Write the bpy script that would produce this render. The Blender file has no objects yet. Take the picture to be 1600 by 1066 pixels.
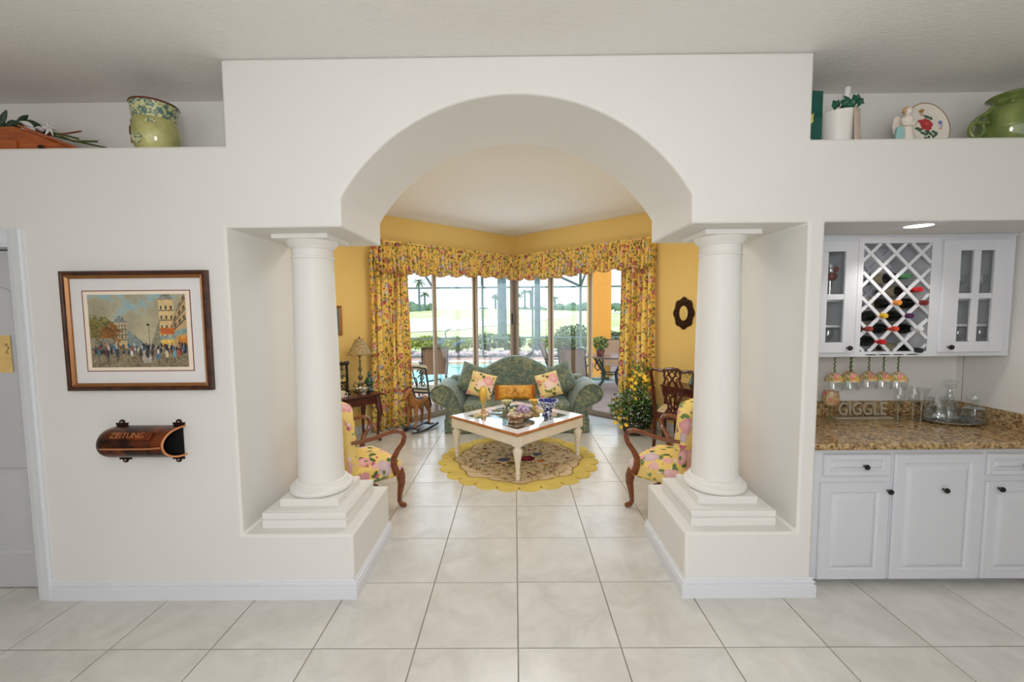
import bpy, bmesh, math, random
import numpy as np
from mathutils import Vector, Matrix, Euler

# ------------------------------------------------------------------ camera, sky, lights, exposure
SC = bpy.context.scene
COL = SC.collection
PI = math.pi

def lin(r, g=None, b=None):
    if g is None:
        r, g, b = r
    f = lambda c: (c/255.0/12.92) if c/255.0 <= 0.04045 else ((c/255.0+0.055)/1.055)**2.4
    return (f(r), f(g), f(b), 1.0)

def setup_camera():
    f, p, yw, r, h = 660.05, .0699186, -.00632827, -.00880731, 1.65863
    fw = Vector((math.sin(yw)*math.cos(p), math.cos(yw)*math.cos(p), -math.sin(p)))
    rt = Vector((math.cos(yw), -math.sin(yw), 0)); up = rt.cross(fw)
    R = math.cos(r)*rt + math.sin(r)*up
    U = -math.sin(r)*rt + math.cos(r)*up
    cam = bpy.data.cameras.new('camera'); cam.sensor_width = 36.0; cam.lens = f*36.0/1600.0
    cam.clip_start = 0.05; cam.clip_end = 1000
    o = bpy.data.objects.new('camera', cam); COL.objects.link(o)
    M = Matrix((R, U, -fw)).transposed().to_4x4(); M.translation = (0, 0, h)
    o.matrix_world = M
    SC.camera = o
setup_camera()

SKY_STRENGTH = 1.45
w = bpy.data.worlds.new('sky'); SC.world = w; w.use_nodes = True
nt = w.node_tree; nt.nodes.clear()
wo = nt.nodes.new('ShaderNodeOutputWorld'); bg = nt.nodes.new('ShaderNodeBackground')
tc = nt.nodes.new('ShaderNodeTexCoord'); sp = nt.nodes.new('ShaderNodeSeparateXYZ'); rp = nt.nodes.new('ShaderNodeValToRGB')
nt.links.new(tc.outputs['Generated'], sp.inputs[0]); nt.links.new(sp.outputs['Z'], rp.inputs[0])
rp.color_ramp.elements[0].position = 0.0; rp.color_ramp.elements[0].color = (0.80, 0.92, 1.0, 1)
rp.color_ramp.elements[1].position = 0.8; rp.color_ramp.elements[1].color = (0.38, 0.60, 1.0, 1)
nt.links.new(rp.outputs[0], bg.inputs[0]); bg.inputs[1].default_value = SKY_STRENGTH
nt.links.new(bg.outputs[0], wo.inputs[0])

def lamp(name, kind, loc, rot, energy, color=(1, 1, 1), **kw):
    l = bpy.data.lights.new(name, kind); l.energy = energy; l.color = color
    for k, v in kw.items(): setattr(l, k, v)
    o = bpy.data.objects.new(name, l); COL.objects.link(o); o.location = loc; o.rotation_euler = rot
    return o
# sun comes over the roof from behind the house
lamp('sun', 'SUN', (0, 0, 30), (math.radians(38), 0, math.radians(-25)), 3.2, (1.0, 0.95, 0.86), angle=0.01)
# added unseen area fill along the solid back wall; stands in for daylight
lamp('front_fill', 'AREA', (0.0, -2.9, 1.6), (math.radians(90), 0, 0), 62, (0.97, 0.99, 1.0), shape='RECTANGLE', size=6.0, size_y=2.3)
# added downward fill below the ceiling near the viewer, without a fixture
lamp('overhead_fill', 'AREA', (0.0, 0.2, 2.96), (0, 0, 0), 3, (1.0, 0.99, 0.975), shape='RECTANGLE', size=1.5, size_y=1.2)
# extra point light behind the viewer, put in to brighten the wall's centre
lamp('entry_fill', 'POINT', (0.0, -0.35, 2.05), (0, 0, 0), 98, (0.985, 0.99, 1.0), shadow_soft_size=.35)
# added overhead fill that lifts the dim yellow walls; no fixture there
lamp('sitting_fill', 'AREA', (0.0, 4.5, 2.98), (0, 0, 0), 26, (1.0, 0.985, 0.96), shape='RECTANGLE', size=1.2, size_y=1.0)
# pair of unseen point fills beside the arch, added for sitting-room ceiling and walls
lamp('side_fill_left', 'POINT', (-2.1, 3.45, 1.95), (0, 0, 0), 12, (1.0, 0.99, 0.97), shadow_soft_size=.18)
lamp('side_fill_right', 'POINT', (2.1, 3.45, 1.95), (0, 0, 0), 12, (1.0, 0.99, 0.97), shadow_soft_size=.18)
# daylight of the tall glass doors, entering the sitting room
lamp('door_daylight_left', 'AREA', (-1.02, 6.98, 1.2), (math.radians(-90), 0, math.radians(45)), 30, (0.78, 0.90, 1.0), shape='RECTANGLE', size=2.2, size_y=2.0)
lamp('door_daylight_right', 'AREA', (1.02, 6.98, 1.2), (math.radians(-90), 0, math.radians(-45)), 30, (0.78, 0.90, 1.0), shape='RECTANGLE', size=2.2, size_y=2.0)
vs = SC.view_settings
SC.display_settings.display_device = 'sRGB'
vs.view_transform = 'Standard'; vs.look = 'None'; vs.gamma = 1.0; vs.use_curve_mapping = False
vs.exposure = 0.0
try:
    SC.cycles.max_bounces = 10; SC.cycles.transparent_max_bounces = 24
    SC.cycles.diffuse_bounces = 5; SC.cycles.glossy_bounces = 4
    SC.cycles.caustics_reflective = False; SC.cycles.caustics_refractive = False
    SC.cycles.sample_clamp_indirect = 4.0
except Exception:
    pass

# ------------------------------------------------------------------ materials
M = {}
class NT:
    def __init__(s, name):
        s.m = bpy.data.materials.new(name); s.m.use_nodes = True; s.t = s.m.node_tree
        s.t.nodes.clear(); s.out = s.t.nodes.new('ShaderNodeOutputMaterial')
    def n(s, kind, **kw):
        x = s.t.nodes.new(kind)
        for k, v in kw.items(): setattr(x, k, v)
        return x
    def l(s, a, b): s.t.links.new(a, b)
    def coords(s, scale=None, rot=None):
        tc = s.n('ShaderNodeTexCoord'); o = tc.outputs['Object']
        if scale or rot:
            mp = s.n('ShaderNodeMapping'); s.l(o, mp.inputs[0])
            if scale: mp.inputs['Scale'].default_value = scale
            if rot: mp.inputs['Rotation'].default_value = rot
            o = mp.outputs[0]
        return o
    def noise(s, co, scale, detail=3, dist=0.0, rough=.55):
        x = s.n('ShaderNodeTexNoise'); s.l(co, x.inputs['Vector'])
        x.inputs['Scale'].default_value = scale; x.inputs['Detail'].default_value = detail
        x.inputs['Distortion'].default_value = dist; x.inputs['Roughness'].default_value = rough
        return x
    def ramp(s, fac, stops, interp='LINEAR'):
        x = s.n('ShaderNodeValToRGB'); s.l(fac, x.inputs[0]); r = x.color_ramp; r.interpolation = interp
        while len(r.elements) < len(stops): r.elements.new(0.5)
        for e, (p, c) in zip(r.elements, stops): e.position = p; e.color = c
        return x.outputs[0]
    def mix(s, fac, a, b, blend='MIX'):
        x = s.n('ShaderNodeMix', data_type='RGBA', blend_type=blend)
        if isinstance(fac, (int, float)): x.inputs[0].default_value = fac
        else: s.l(fac, x.inputs[0])
        for v, i in ((a, 6), (b, 7)):
            if isinstance(v, tuple): x.inputs[i].default_value = v
            else: s.l(v, x.inputs[i])
        return x.outputs[2]
    def math(s, op, a, b=0.0, clamp=False):
        x = s.n('ShaderNodeMath', operation=op, use_clamp=clamp)
        for v, i in ((a, 0), (b, 1)):
            if isinstance(v, (int, float)): x.inputs[i].default_value = v
            else: s.l(v, x.inputs[i])
        return x.outputs[0]
    def bsdf(s, color, rough=.5, metal=0.0, spec=.5, bump=None, bump_strength=.2, bump_dist=.01, coat=0, emit=None, sheen=0):
        b = s.n('ShaderNodeBsdfPrincipled')
        if isinstance(color, tuple): b.inputs['Base Color'].default_value = color
        else: s.l(color, b.inputs['Base Color'])
        if isinstance(rough, (int, float)): b.inputs['Roughness'].default_value = rough
        else: s.l(rough, b.inputs['Roughness'])
        b.inputs['Metallic'].default_value = metal; b.inputs['Specular IOR Level'].default_value = spec
        b.inputs['Coat Weight'].default_value = coat; b.inputs['Sheen Weight'].default_value = sheen
        if emit: b.inputs['Emission Color'].default_value = emit[0]; b.inputs['Emission Strength'].default_value = emit[1]
        if bump is not None:
            k = s.n('ShaderNodeBump'); k.inputs['Strength'].default_value = bump_strength; k.inputs['Distance'].default_value = bump_dist
            s.l(bump, k.inputs['Height']); s.l(k.outputs[0], b.inputs['Normal'])
        s.l(b.outputs[0], s.out.inputs[0])
        return s.m

def simple(name, c, rough=.5, metal=0, spec=.5, var=.06, vscale=8, bump=0, bscale=60, coat=0, sheen=0, dist=.004):
    t = NT(name); co = t.coords()
    n = t.noise(co, vscale, 4)
    a = lin(c); lo = tuple(x*(1-var) for x in a[:3])+(1,); hi = tuple(min(1, x*(1+var)) for x in a[:3])+(1,)
    colr = t.ramp(n.outputs['Fac'], [(.3, lo), (.7, hi)])
    bp = t.noise(co, bscale, 3).outputs['Fac'] if bump else None
    M[name] = t.bsdf(colr, rough, metal, spec, bp, bump, dist, coat, None, sheen)
    return M[name]

def twotone(name, c1, c2, scale=5, lo=.4, hi=.6, rough=.5, metal=0, stretch=None, detail=4, dist=0., bump=0, spec=.5, coat=0):
    t = NT(name); co = t.coords(stretch)
    n = t.noise(co, scale, detail, dist)
    colr = t.ramp(n.outputs['Fac'], [(lo, lin(c1)), (hi, lin(c2))])
    M[name] = t.bsdf(colr, rough, metal, spec, n.outputs['Fac'] if bump else None, bump, .005, coat)
    return M[name]

def floral(name, base, base2, layers, rough=.85, warp=.03, bump=.1, seed=0.0):
    """printed fabric: cells of blossoms and leaves scattered over a base colour"""
    t = NT(name); co = t.coords()
    wn = t.noise(co, 14, 3); sub = t.n('ShaderNodeVectorMath', operation='SUBTRACT'); t.l(wn.outputs['Color'], sub.inputs[0]); sub.inputs[1].default_value = (.5, .5, .5)
    scl = t.n('ShaderNodeVectorMath', operation='SCALE'); t.l(sub.outputs[0], scl.inputs[0]); scl.inputs['Scale'].default_value = warp
    ad = t.n('ShaderNodeVectorMath', operation='ADD'); t.l(co, ad.inputs[0]); t.l(scl.outputs[0], ad.inputs[1])
    colr = t.ramp(t.noise(co, 9, 3).outputs['Fac'], [(.35, lin(base)), (.65, lin(base2))])
    for i, (sc, rad, cols, prob) in enumerate(layers):
        of = t.n('ShaderNodeVectorMath', operation='ADD'); t.l(ad.outputs[0], of.inputs[0]); of.inputs[1].default_value = (seed+i*3.17, i*1.3, i*2.1+seed)
        v = t.n('ShaderNodeTexVoronoi'); t.l(of.outputs[0], v.inputs['Vector']); v.inputs['Scale'].default_value = sc; v.inputs['Randomness'].default_value = 1.0
        sx = t.n('ShaderNodeSeparateColor'); t.l(v.outputs['Color'], sx.inputs[0])
        k = len(cols); stops = [(j/k, lin(c)) for j, c in enumerate(cols)]
        cc = t.ramp(sx.outputs[0], stops, 'CONSTANT')
        inner = t.math('MULTIPLY', v.outputs['Distance'], 1.0/rad)
        cc = t.mix(t.math('SUBTRACT', 1.0, inner, True), cc, t.mix(.55, cc, lin(250, 225, 215)), 'MIX') if i % 2 else cc
        petal = t.noise(co, sc*5, 2).outputs['Fac']
        thr = t.math('MULTIPLY', t.math('ADD', petal, .5), rad)
        msk = t.math('LESS_THAN', v.outputs['Distance'], thr)
        msk = t.math('MULTIPLY', msk, t.math('LESS_THAN', sx.outputs[1], prob))
        colr = t.mix(msk, colr, cc)
    M[name] = t.bsdf(colr, rough, 0, .2, t.noise(co, 250, 2).outputs['Fac'], bump, .002)
    return M[name]

def glass(name, tint=(1, 1, 1), edge=.55, base=.05, rough=.02):
    t = NT(name); tr = t.n('ShaderNodeBsdfTransparent'); tr.inputs[0].default_value = (*tint, 1)
    gl = t.n('ShaderNodeBsdfGlossy'); gl.inputs['Roughness'].default_value = rough; gl.inputs[0].default_value = (.95, .97, .97, 1)
    lw = t.n('ShaderNodeLayerWeight'); lw.inputs[0].default_value = .35
    p = t.math('POWER', lw.outputs['Facing'], 2.0); f = t.math('ADD', t.math('MULTIPLY', p, edge), base, True)
    mx = t.n('ShaderNodeMixShader'); t.l(f, mx.inputs[0]); t.l(tr.outputs[0], mx.inputs[1]); t.l(gl.outputs[0], mx.inputs[2]); t.l(mx.outputs[0], t.out.inputs[0])
    M[name] = t.m
    return t.m

def emitter(name, c, s):
    t = NT(name); e = t.n('ShaderNodeEmission'); e.inputs[0].default_value = lin(c); e.inputs[1].default_value = s
    t.l(e.outputs[0], t.out.inputs[0]); M[name] = t.m

def vcol(name, rough=.8, spec=.3, coat=0, bump=0, bscale=200):
    t = NT(name); a = t.n('ShaderNodeAttribute'); a.attribute_name = 'col'
    bp = t.noise(t.coords(), bscale, 2).outputs['Fac'] if bump else None
    M[name] = t.bsdf(a.outputs['Color'], rough, 0, spec, bp, bump, .004, coat)

def make_materials():
    # wall paint with faint orange-peel relief
    def paint(name, c, rough=.6, b=.12, bs=90):
        t = NT(name); co = t.coords(); n = t.noise(co, 1.3, 2)
        a = lin(c); colr = t.ramp(n.outputs['Fac'], [(.3, tuple(x*.975 for x in a[:3])+(1,)), (.7, a)])
        M[name] = t.bsdf(colr, rough, 0, .3, t.noise(co, bs, 3).outputs['Fac'], b, .004)
    paint('wall', (228, 226, 222)); paint('wall_yellow', (238, 207, 130), .7); paint('trim', (222, 224, 230), .38, 0.02)
    paint('column', (232, 230, 226), .5, .03); paint('cabinet', (214, 216, 222), .4, .02); paint('door_paint', (196, 197, 199), .4, .02); paint('lanai_wall', (226, 160, 70), .8)
    t = NT('ceiling'); co = t.coords((1, 2.2, 1)); n1 = t.noise(co, 26, 5, 1.2)
    hgt = t.ramp(n1.outputs['Fac'], [(.42, (0, 0, 0, 1)), (.6, (1, 1, 1, 1))])
    M['ceiling'] = t.bsdf(lin(236, 234, 230), .85, 0, .2, hgt, .22, .012)
    # porcelain floor tile, each tile a little different
    t = NT('tile'); co = t.coords(); oi = t.n('ShaderNodeObjectInfo')
    vm = t.n('ShaderNodeVectorMath', operation='MULTIPLY_ADD'); t.l(oi.outputs['Random'], vm.inputs[0]); vm.inputs[1].default_value = (37, 53, 11); t.l(co, vm.inputs[2])
    n = t.noise(vm.outputs[0], 4.5, 7, .8, .6); n2 = t.noise(vm.outputs[0], 22, 4)
    c1 = t.ramp(n.outputs['Fac'], [(.3, lin(198, 196, 190)), (.5, lin(211, 209, 204)), (.72, lin(222, 220, 216))])
    c2 = t.mix(t.math('MULTIPLY', n2.outputs['Fac'], .18), c1, lin(200, 196, 186))
    c3 = t.mix(t.math('MULTIPLY', oi.outputs['Random'], .14), c2, lin(206, 199, 186))
    M['tile'] = t.bsdf(c3, .22, 0, .5, n2.outputs['Fac'], .03, .003)
    simple('grout', (150, 143, 130), .9, bump=.2)
    # granite
    t = NT('granite'); co = t.coords((1, 1.0, 1)); v = t.n('ShaderNodeTexVoronoi'); t.l(co, v.inputs['Vector']); v.inputs['Scale'].default_value = 72
    n = t.noise(co, 22, 6, 1.5); s2 = t.n('ShaderNodeSeparateColor'); t.l(v.outputs['Color'], s2.inputs[0])
    a = t.ramp(s2.outputs[0], [(0, lin(38, 32, 26)), (.16, lin(110, 84, 56)), (.36, lin(176, 143, 98)), (.62, lin(203, 176, 130)), (.85, lin(150, 136, 116)), (.94, lin(60, 52, 44))], 'CONSTANT')
    b = t.ramp(n.outputs['Fac'], [(.3, lin(60, 46, 32)), (.46, lin(170, 132, 84)), (.62, lin(212, 184, 138)), (.8, lin(120, 100, 74))])
    M['granite'] = t.bsdf(t.mix(.42, a, b), .12, 0, .5)
    def wood(name, c1, c2, rough=.3, scale=9, st=(1, 1, 9), coat=.2):
        t = NT(name); co = t.coords(st); n = t.noise(co, scale, 5, 1.0)
        M[name] = t.bsdf(t.ramp(n.outputs['Fac'], [(.32, lin(c1)), (.68, lin(c2))]), rough, 0, .5, n.outputs['Fac'], .05, .002, coat)
    wood('mahogany', (46, 14, 10), (92, 30, 20), .25); wood('walnut', (84, 40, 20), (142, 78, 42), .28)
    wood('orange_wood', (140, 62, 20), (186, 96, 38), .35, 7, (1, 9, 9)); wood('frame_wood', (40, 18, 10), (86, 46, 24), .3, 12, (1, 1, 1))
    wood('table_edge', (150, 92, 50), (190, 126, 76), .3)
    simple('frame_gold', (150, 100, 50), .35, .3, bump=.1); simple('mat_board', (226, 222, 222), .8, var=.02)
    simple('mat_core', (240, 225, 205), .8, var=.02); simple('mat_line', (132, 62, 48), .7)
    simple('note_paper', (226, 190, 120), .8, var=.08, vscale=20)
    twotone('copper', (56, 36, 29), (156, 80, 42), 9, .42, .70, .32, .75, bump=.2); simple('bronze_dark', (56, 34, 24), .4, .7, bump=.2, bscale=90)
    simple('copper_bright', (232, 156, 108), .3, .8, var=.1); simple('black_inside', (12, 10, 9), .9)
    # glazes
    twotone('glaze_green', (92, 112, 52), (150, 160, 88), 7, .35, .65, .1, 0, (1, 1, .35), bump=.06, coat=.6)
    twotone('planter_glaze', (148, 146, 84), (196, 192, 128), 5, .35, .65, .12, 0, bump=.04, coat=.5)
    twotone('planter_band', (84, 112, 104), (196, 196, 140), 26, .47, .53, .15, 0, None, 2, 1.6, coat=.5)
    twotone('planter_flame', (104, 52, 36), (170, 120, 70), 30, .4, .6, .3); simple('planter_rim', (96, 46, 38), .2, coat=.4)
    twotone('medallion', (92, 84, 40), (158, 140, 78), 40, .4, .6, .2, coat=.4)
    simple('leaf_dark', (40, 62, 40), .5, var=.3, vscale=30); simple('leaf_teal', (36, 96, 72), .45, var=.25, vscale=30)
    simple('leaf_mid', (86, 122, 60), .55, var=.35, vscale=20); simple('stem_green', (84, 104, 52), .6); simple('stem_brown', (140, 88, 62), .7)
    simple('petal_white', (226, 222, 220), .6, var=.04); simple('petal_yellow', (244, 206, 60), .6, var=.12, vscale=30)
    simple('box_green', (14, 82, 70), .35, var=.1, bump=.05); simple('mark_gold', (214, 206, 110), .5)
    simple('bucket_white', (232, 228, 222), .3, var=.03); simple('towel', (188, 172, 158), .9, var=.12, vscale=25, bump=.5)
    simple('bottle_green', (22, 52, 30), .08, coat=.6); simple('foil_white', (236, 234, 232), .4)
    simple('porcelain', (232, 222, 210), .15, var=.03, coat=.5); simple('porcelain_teal', (150, 196, 192), .2, coat=.4); simple('porcelain_hair', (206, 170, 118), .3)
    vcol('plate_print', .12, .5, .5); simple('plate_gold', (160, 120, 66), .3, .4)
    vcol('picture_print', .25, .4, .3); vcol('rug_print', .95, .1, 0, .5, 260)
    # bar
    simple('knob_black', (26, 25, 26), .3, .3, coat=.4); glass('pane', (.97, .98, .98), .35, .05); glass('crystal', (.93, .95, .95), .9, .13); glass('crystal_cut', (.80, .83, .84), .9, .16, .08)
    glass('door_glass', (.98, .99, .985), .45, .03)
    simple('silver', (190, 188, 182), .18, .95); simple('pewter', (196, 186, 164), .35, .35, bump=.1)
    for k, c in dict(green=(52, 110, 64), red=(196, 22, 34), maroon=(122, 30, 34), orange=(222, 138, 52), purple=(74, 38, 74), yellow=(216, 172, 40), rust=(150, 56, 44), coral=(206, 70, 46), white=(226, 226, 228), black=(34, 30, 32), dark=(24, 22, 20)).items():
        simple('cap_'+k, c, .3, .15, coat=.3)
    simple('bottle_dark', (20, 24, 18), .08, coat=.6); simple('label_paper', (196, 184, 152), .7)
    floral('painted_glass', (214, 190, 146), (226, 212, 176), [(55, .5, [(176, 170, 60), (120, 150, 60), (222, 150, 70)], .8), (44, .52, [(214, 62, 62), (226, 110, 120), (206, 120, 70)], .65)], .15, .01, 0)
    def see_through(name, fac):
        t = M[name].node_tree; out = [n for n in t.nodes if n.type == 'OUTPUT_MATERIAL'][0]; src = out.inputs[0].links[0].from_socket
        tr = t.nodes.new('ShaderNodeBsdfTransparent'); mx = t.nodes.new('ShaderNodeMixShader'); mx.inputs[0].default_value = fac
        t.links.new(src, mx.inputs[1]); t.links.new(tr.outputs[0], mx.inputs[2]); t.links.new(mx.outputs[0], out.inputs[0])
    see_through('painted_glass', .3)
    # textiles
    floral('curtain', (246, 214, 122), (238, 202, 104), [(19, .40, [(140, 136, 70), (160, 150, 84), (120, 120, 64), (190, 182, 122)], .75), (11.5, .42, [(176, 60, 66), (206, 100, 96), (164, 170, 172), (200, 196, 186), (170, 46, 58), (226, 164, 146)], .62), (26, .36, [(150, 62, 62), (150, 138, 76), (128, 134, 140), (206, 126, 96)], .6)], .8, .05, .1)
    floral('chair_fabric', (236, 202, 110), (240, 212, 136), [(15, .44, [(110, 130, 84), (134, 148, 100), (86, 108, 72)], .42), (7.0, .45, [(218, 148, 158), (230, 176, 180), (204, 178, 190), (216, 130, 138), (226, 160, 160)], .66), (19, .32, [(240, 214, 212), (112, 132, 84), (196, 104, 122)], .42)], .85, .07, .08, 2.3)
    floral('pillow_fabric', (232, 206, 142), (238, 216, 160), [(17, .42, [(96, 112, 62), (130, 140, 84), (110, 104, 70)], .5), (6.5, .46, [(222, 122, 132), (232, 160, 164), (226, 140, 150), (240, 214, 206)], .7)], .85, .04, .08, 5.1)
    t = NT('sofa_fabric'); co = t.coords()
    base = t.ramp(t.noise(co, 12, 2).outputs['Fac'], [(.35, lin(92, 108, 98)), (.65, lin(104, 120, 108))])
    n = t.noise(co, 4.2, 1.5, 2.2); rid = t.math('ABSOLUTE', t.math('SUBTRACT', n.outputs['Fac'], .5)); wid = t.math('MULTIPLY', t.noise(co, 7, 1).outputs['Fac'], .075)
    m1 = t.math('LESS_THAN', rid, wid); n2 = t.noise(co, 30, 2, 1.0); colr = t.mix(m1, base, t.ramp(n2.outputs['Fac'], [(.4, lin(122, 132, 108)), (.6, lin(148, 151, 122))]))
    n3 = t.noise(co, 8.5, 1, 1.2); m2 = t.math('GREATER_THAN', n3.outputs['Fac'], .63); colr = t.mix(m2, colr, lin(140, 145, 116)); m3 = t.math('GREATER_THAN', n3.outputs['Fac'], .69); colr = t.mix(m3, colr, lin(104, 120, 104))
    M['sofa_fabric'] = t.bsdf(colr, .75, 0, .25, t.noise(co, 220, 2).outputs['Fac'], .1, .002, 0, None, .3)
    twotone('gold_fabric', (198, 136, 44), (226, 168, 66), 14, .4, .6, .6, bump=.1); simple('fringe', (178, 104, 34), .9, bump=.5, bscale=200)
    simple('embroidery', (150, 88, 40), .8); simple('cream_paint', (234, 226, 212), .4, var=.03); simple('white_top', (226, 226, 228), .12, var=.02, coat=.4)
    glass('table_glass', (.88, .94, .93), .6, .44)
    simple('yellow_ceramic', (228, 186, 84), .25, var=.12, coat=.4); twotone('amber_glass', (196, 160, 106), (228, 204, 160), 20, .4, .6, .15, coat=.5)
    twotone('blue_white', (30, 44, 130), (226, 230, 240), 34, .47, .55, .12, 0, None, 3, .8, coat=.5); simple('blue_glaze', (34, 44, 128), .1, coat=.5)
    twotone('celadon', (196, 190, 130), (226, 222, 180), 16, .4, .6, .2, coat=.4); twotone('amethyst', (158, 124, 176), (214, 190, 220), 40, .4, .6, .2, bump=.5)
    twotone('shell_stone', (120, 84, 60), (206, 184, 156), 22, .4, .6, .3, 0, (1, 1, 3)); simple('jade', (46, 84, 74), .25, var=.25, coat=.4)
    simple('black_lacquer', (16, 14, 14), .2, coat=.4); twotone('scenic_print', (60, 66, 50), (204, 186, 120), 14, .42, .58, .3)
    twotone('lamp_metal', (84, 72, 50), (178, 164, 130), 40, .35, .65, .35, .6); twotone('lamp_shade', (146, 126, 88), (190, 172, 130), 60, .45, .6, .8)
    simple('horse_brown', (158, 106, 56), .6, var=.2); simple('horse_mane', (40, 30, 30), .8, bump=.4); simple('rocker_grey', (70, 70, 78), .5); simple('rocker_dark', (40, 24, 24), .4)
    simple('basket', (70, 62, 52), .8, var=.3, vscale=40, bump=.5); simple('mirror', (210, 214, 210), .03, 1.0, var=0); simple('canvas', (104, 116, 112), .6, var=.3)
    simple('navy', (24, 30, 52), .8)
    # outdoors
    simple('door_frame', (150, 128, 106), .45, .3); simple('cage_metal', (96, 112, 110), .5, .2); simple('iron', (36, 36, 38), .5, .5); simple('sling', (140, 112, 86), .8, var=.12, vscale=60); simple('sling_frame', (62, 52, 46), .4, .4)
    simple('cushion_cream', (226, 204, 160), .9); simple('patio_top', (134, 108, 96), .25, coat=.2); simple('terracotta', (120, 62, 50), .7)
    t = NT('pavers'); co = t.coords(); br = t.n('ShaderNodeTexBrick'); t.l(co, br.inputs['Vector']); br.inputs['Scale'].default_value = 4.0
    br.inputs['Color1'].default_value = lin(206, 158, 132); br.inputs['Color2'].default_value = lin(222, 184, 162); br.inputs['Mortar'].default_value = lin(170, 140, 124); br.inputs['Mortar Size'].default_value = .012
    M['pavers'] = t.bsdf(br.outputs['Color'], .7)
    t = NT('pool_water'); co = t.coords(); n = t.noise(co, 3.5, 3); M['pool_water'] = t.bsdf(t.ramp(n.outputs['Fac'], [(.3, lin(120, 205, 190)), (.7, lin(170, 228, 212))]), .05, 0, .5, n.outputs['Fac'], .06, .05)
    simple('coping', (232, 222, 210), .7); twotone('grass', (196, 208, 132), (222, 228, 172), .35, .35, .65, .95); simple('sand', (244, 230, 214), .95, var=.04, vscale=1)
    simple('bark', (92, 112, 118), .9, var=.3, vscale=6, bump=.6, bscale=20); simple('hedge_leaf', (150, 160, 62), .7, var=.4, vscale=3); simple('bush_leaf', (96, 116, 76), .7, var=.4, vscale=3); simple('far_leaf', (104, 134, 110), .9, var=.2, vscale=.4)
    simple('rock', (206, 186, 180), .9, var=.25, vscale=5); simple('mulch', (96, 84, 92), .9); simple('sculpture', (36, 36, 36), .4, .5); simple('heron', (96, 112, 120), .6)
    emitter('bulb', (255, 244, 224), 6.0)
make_materials()
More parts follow.
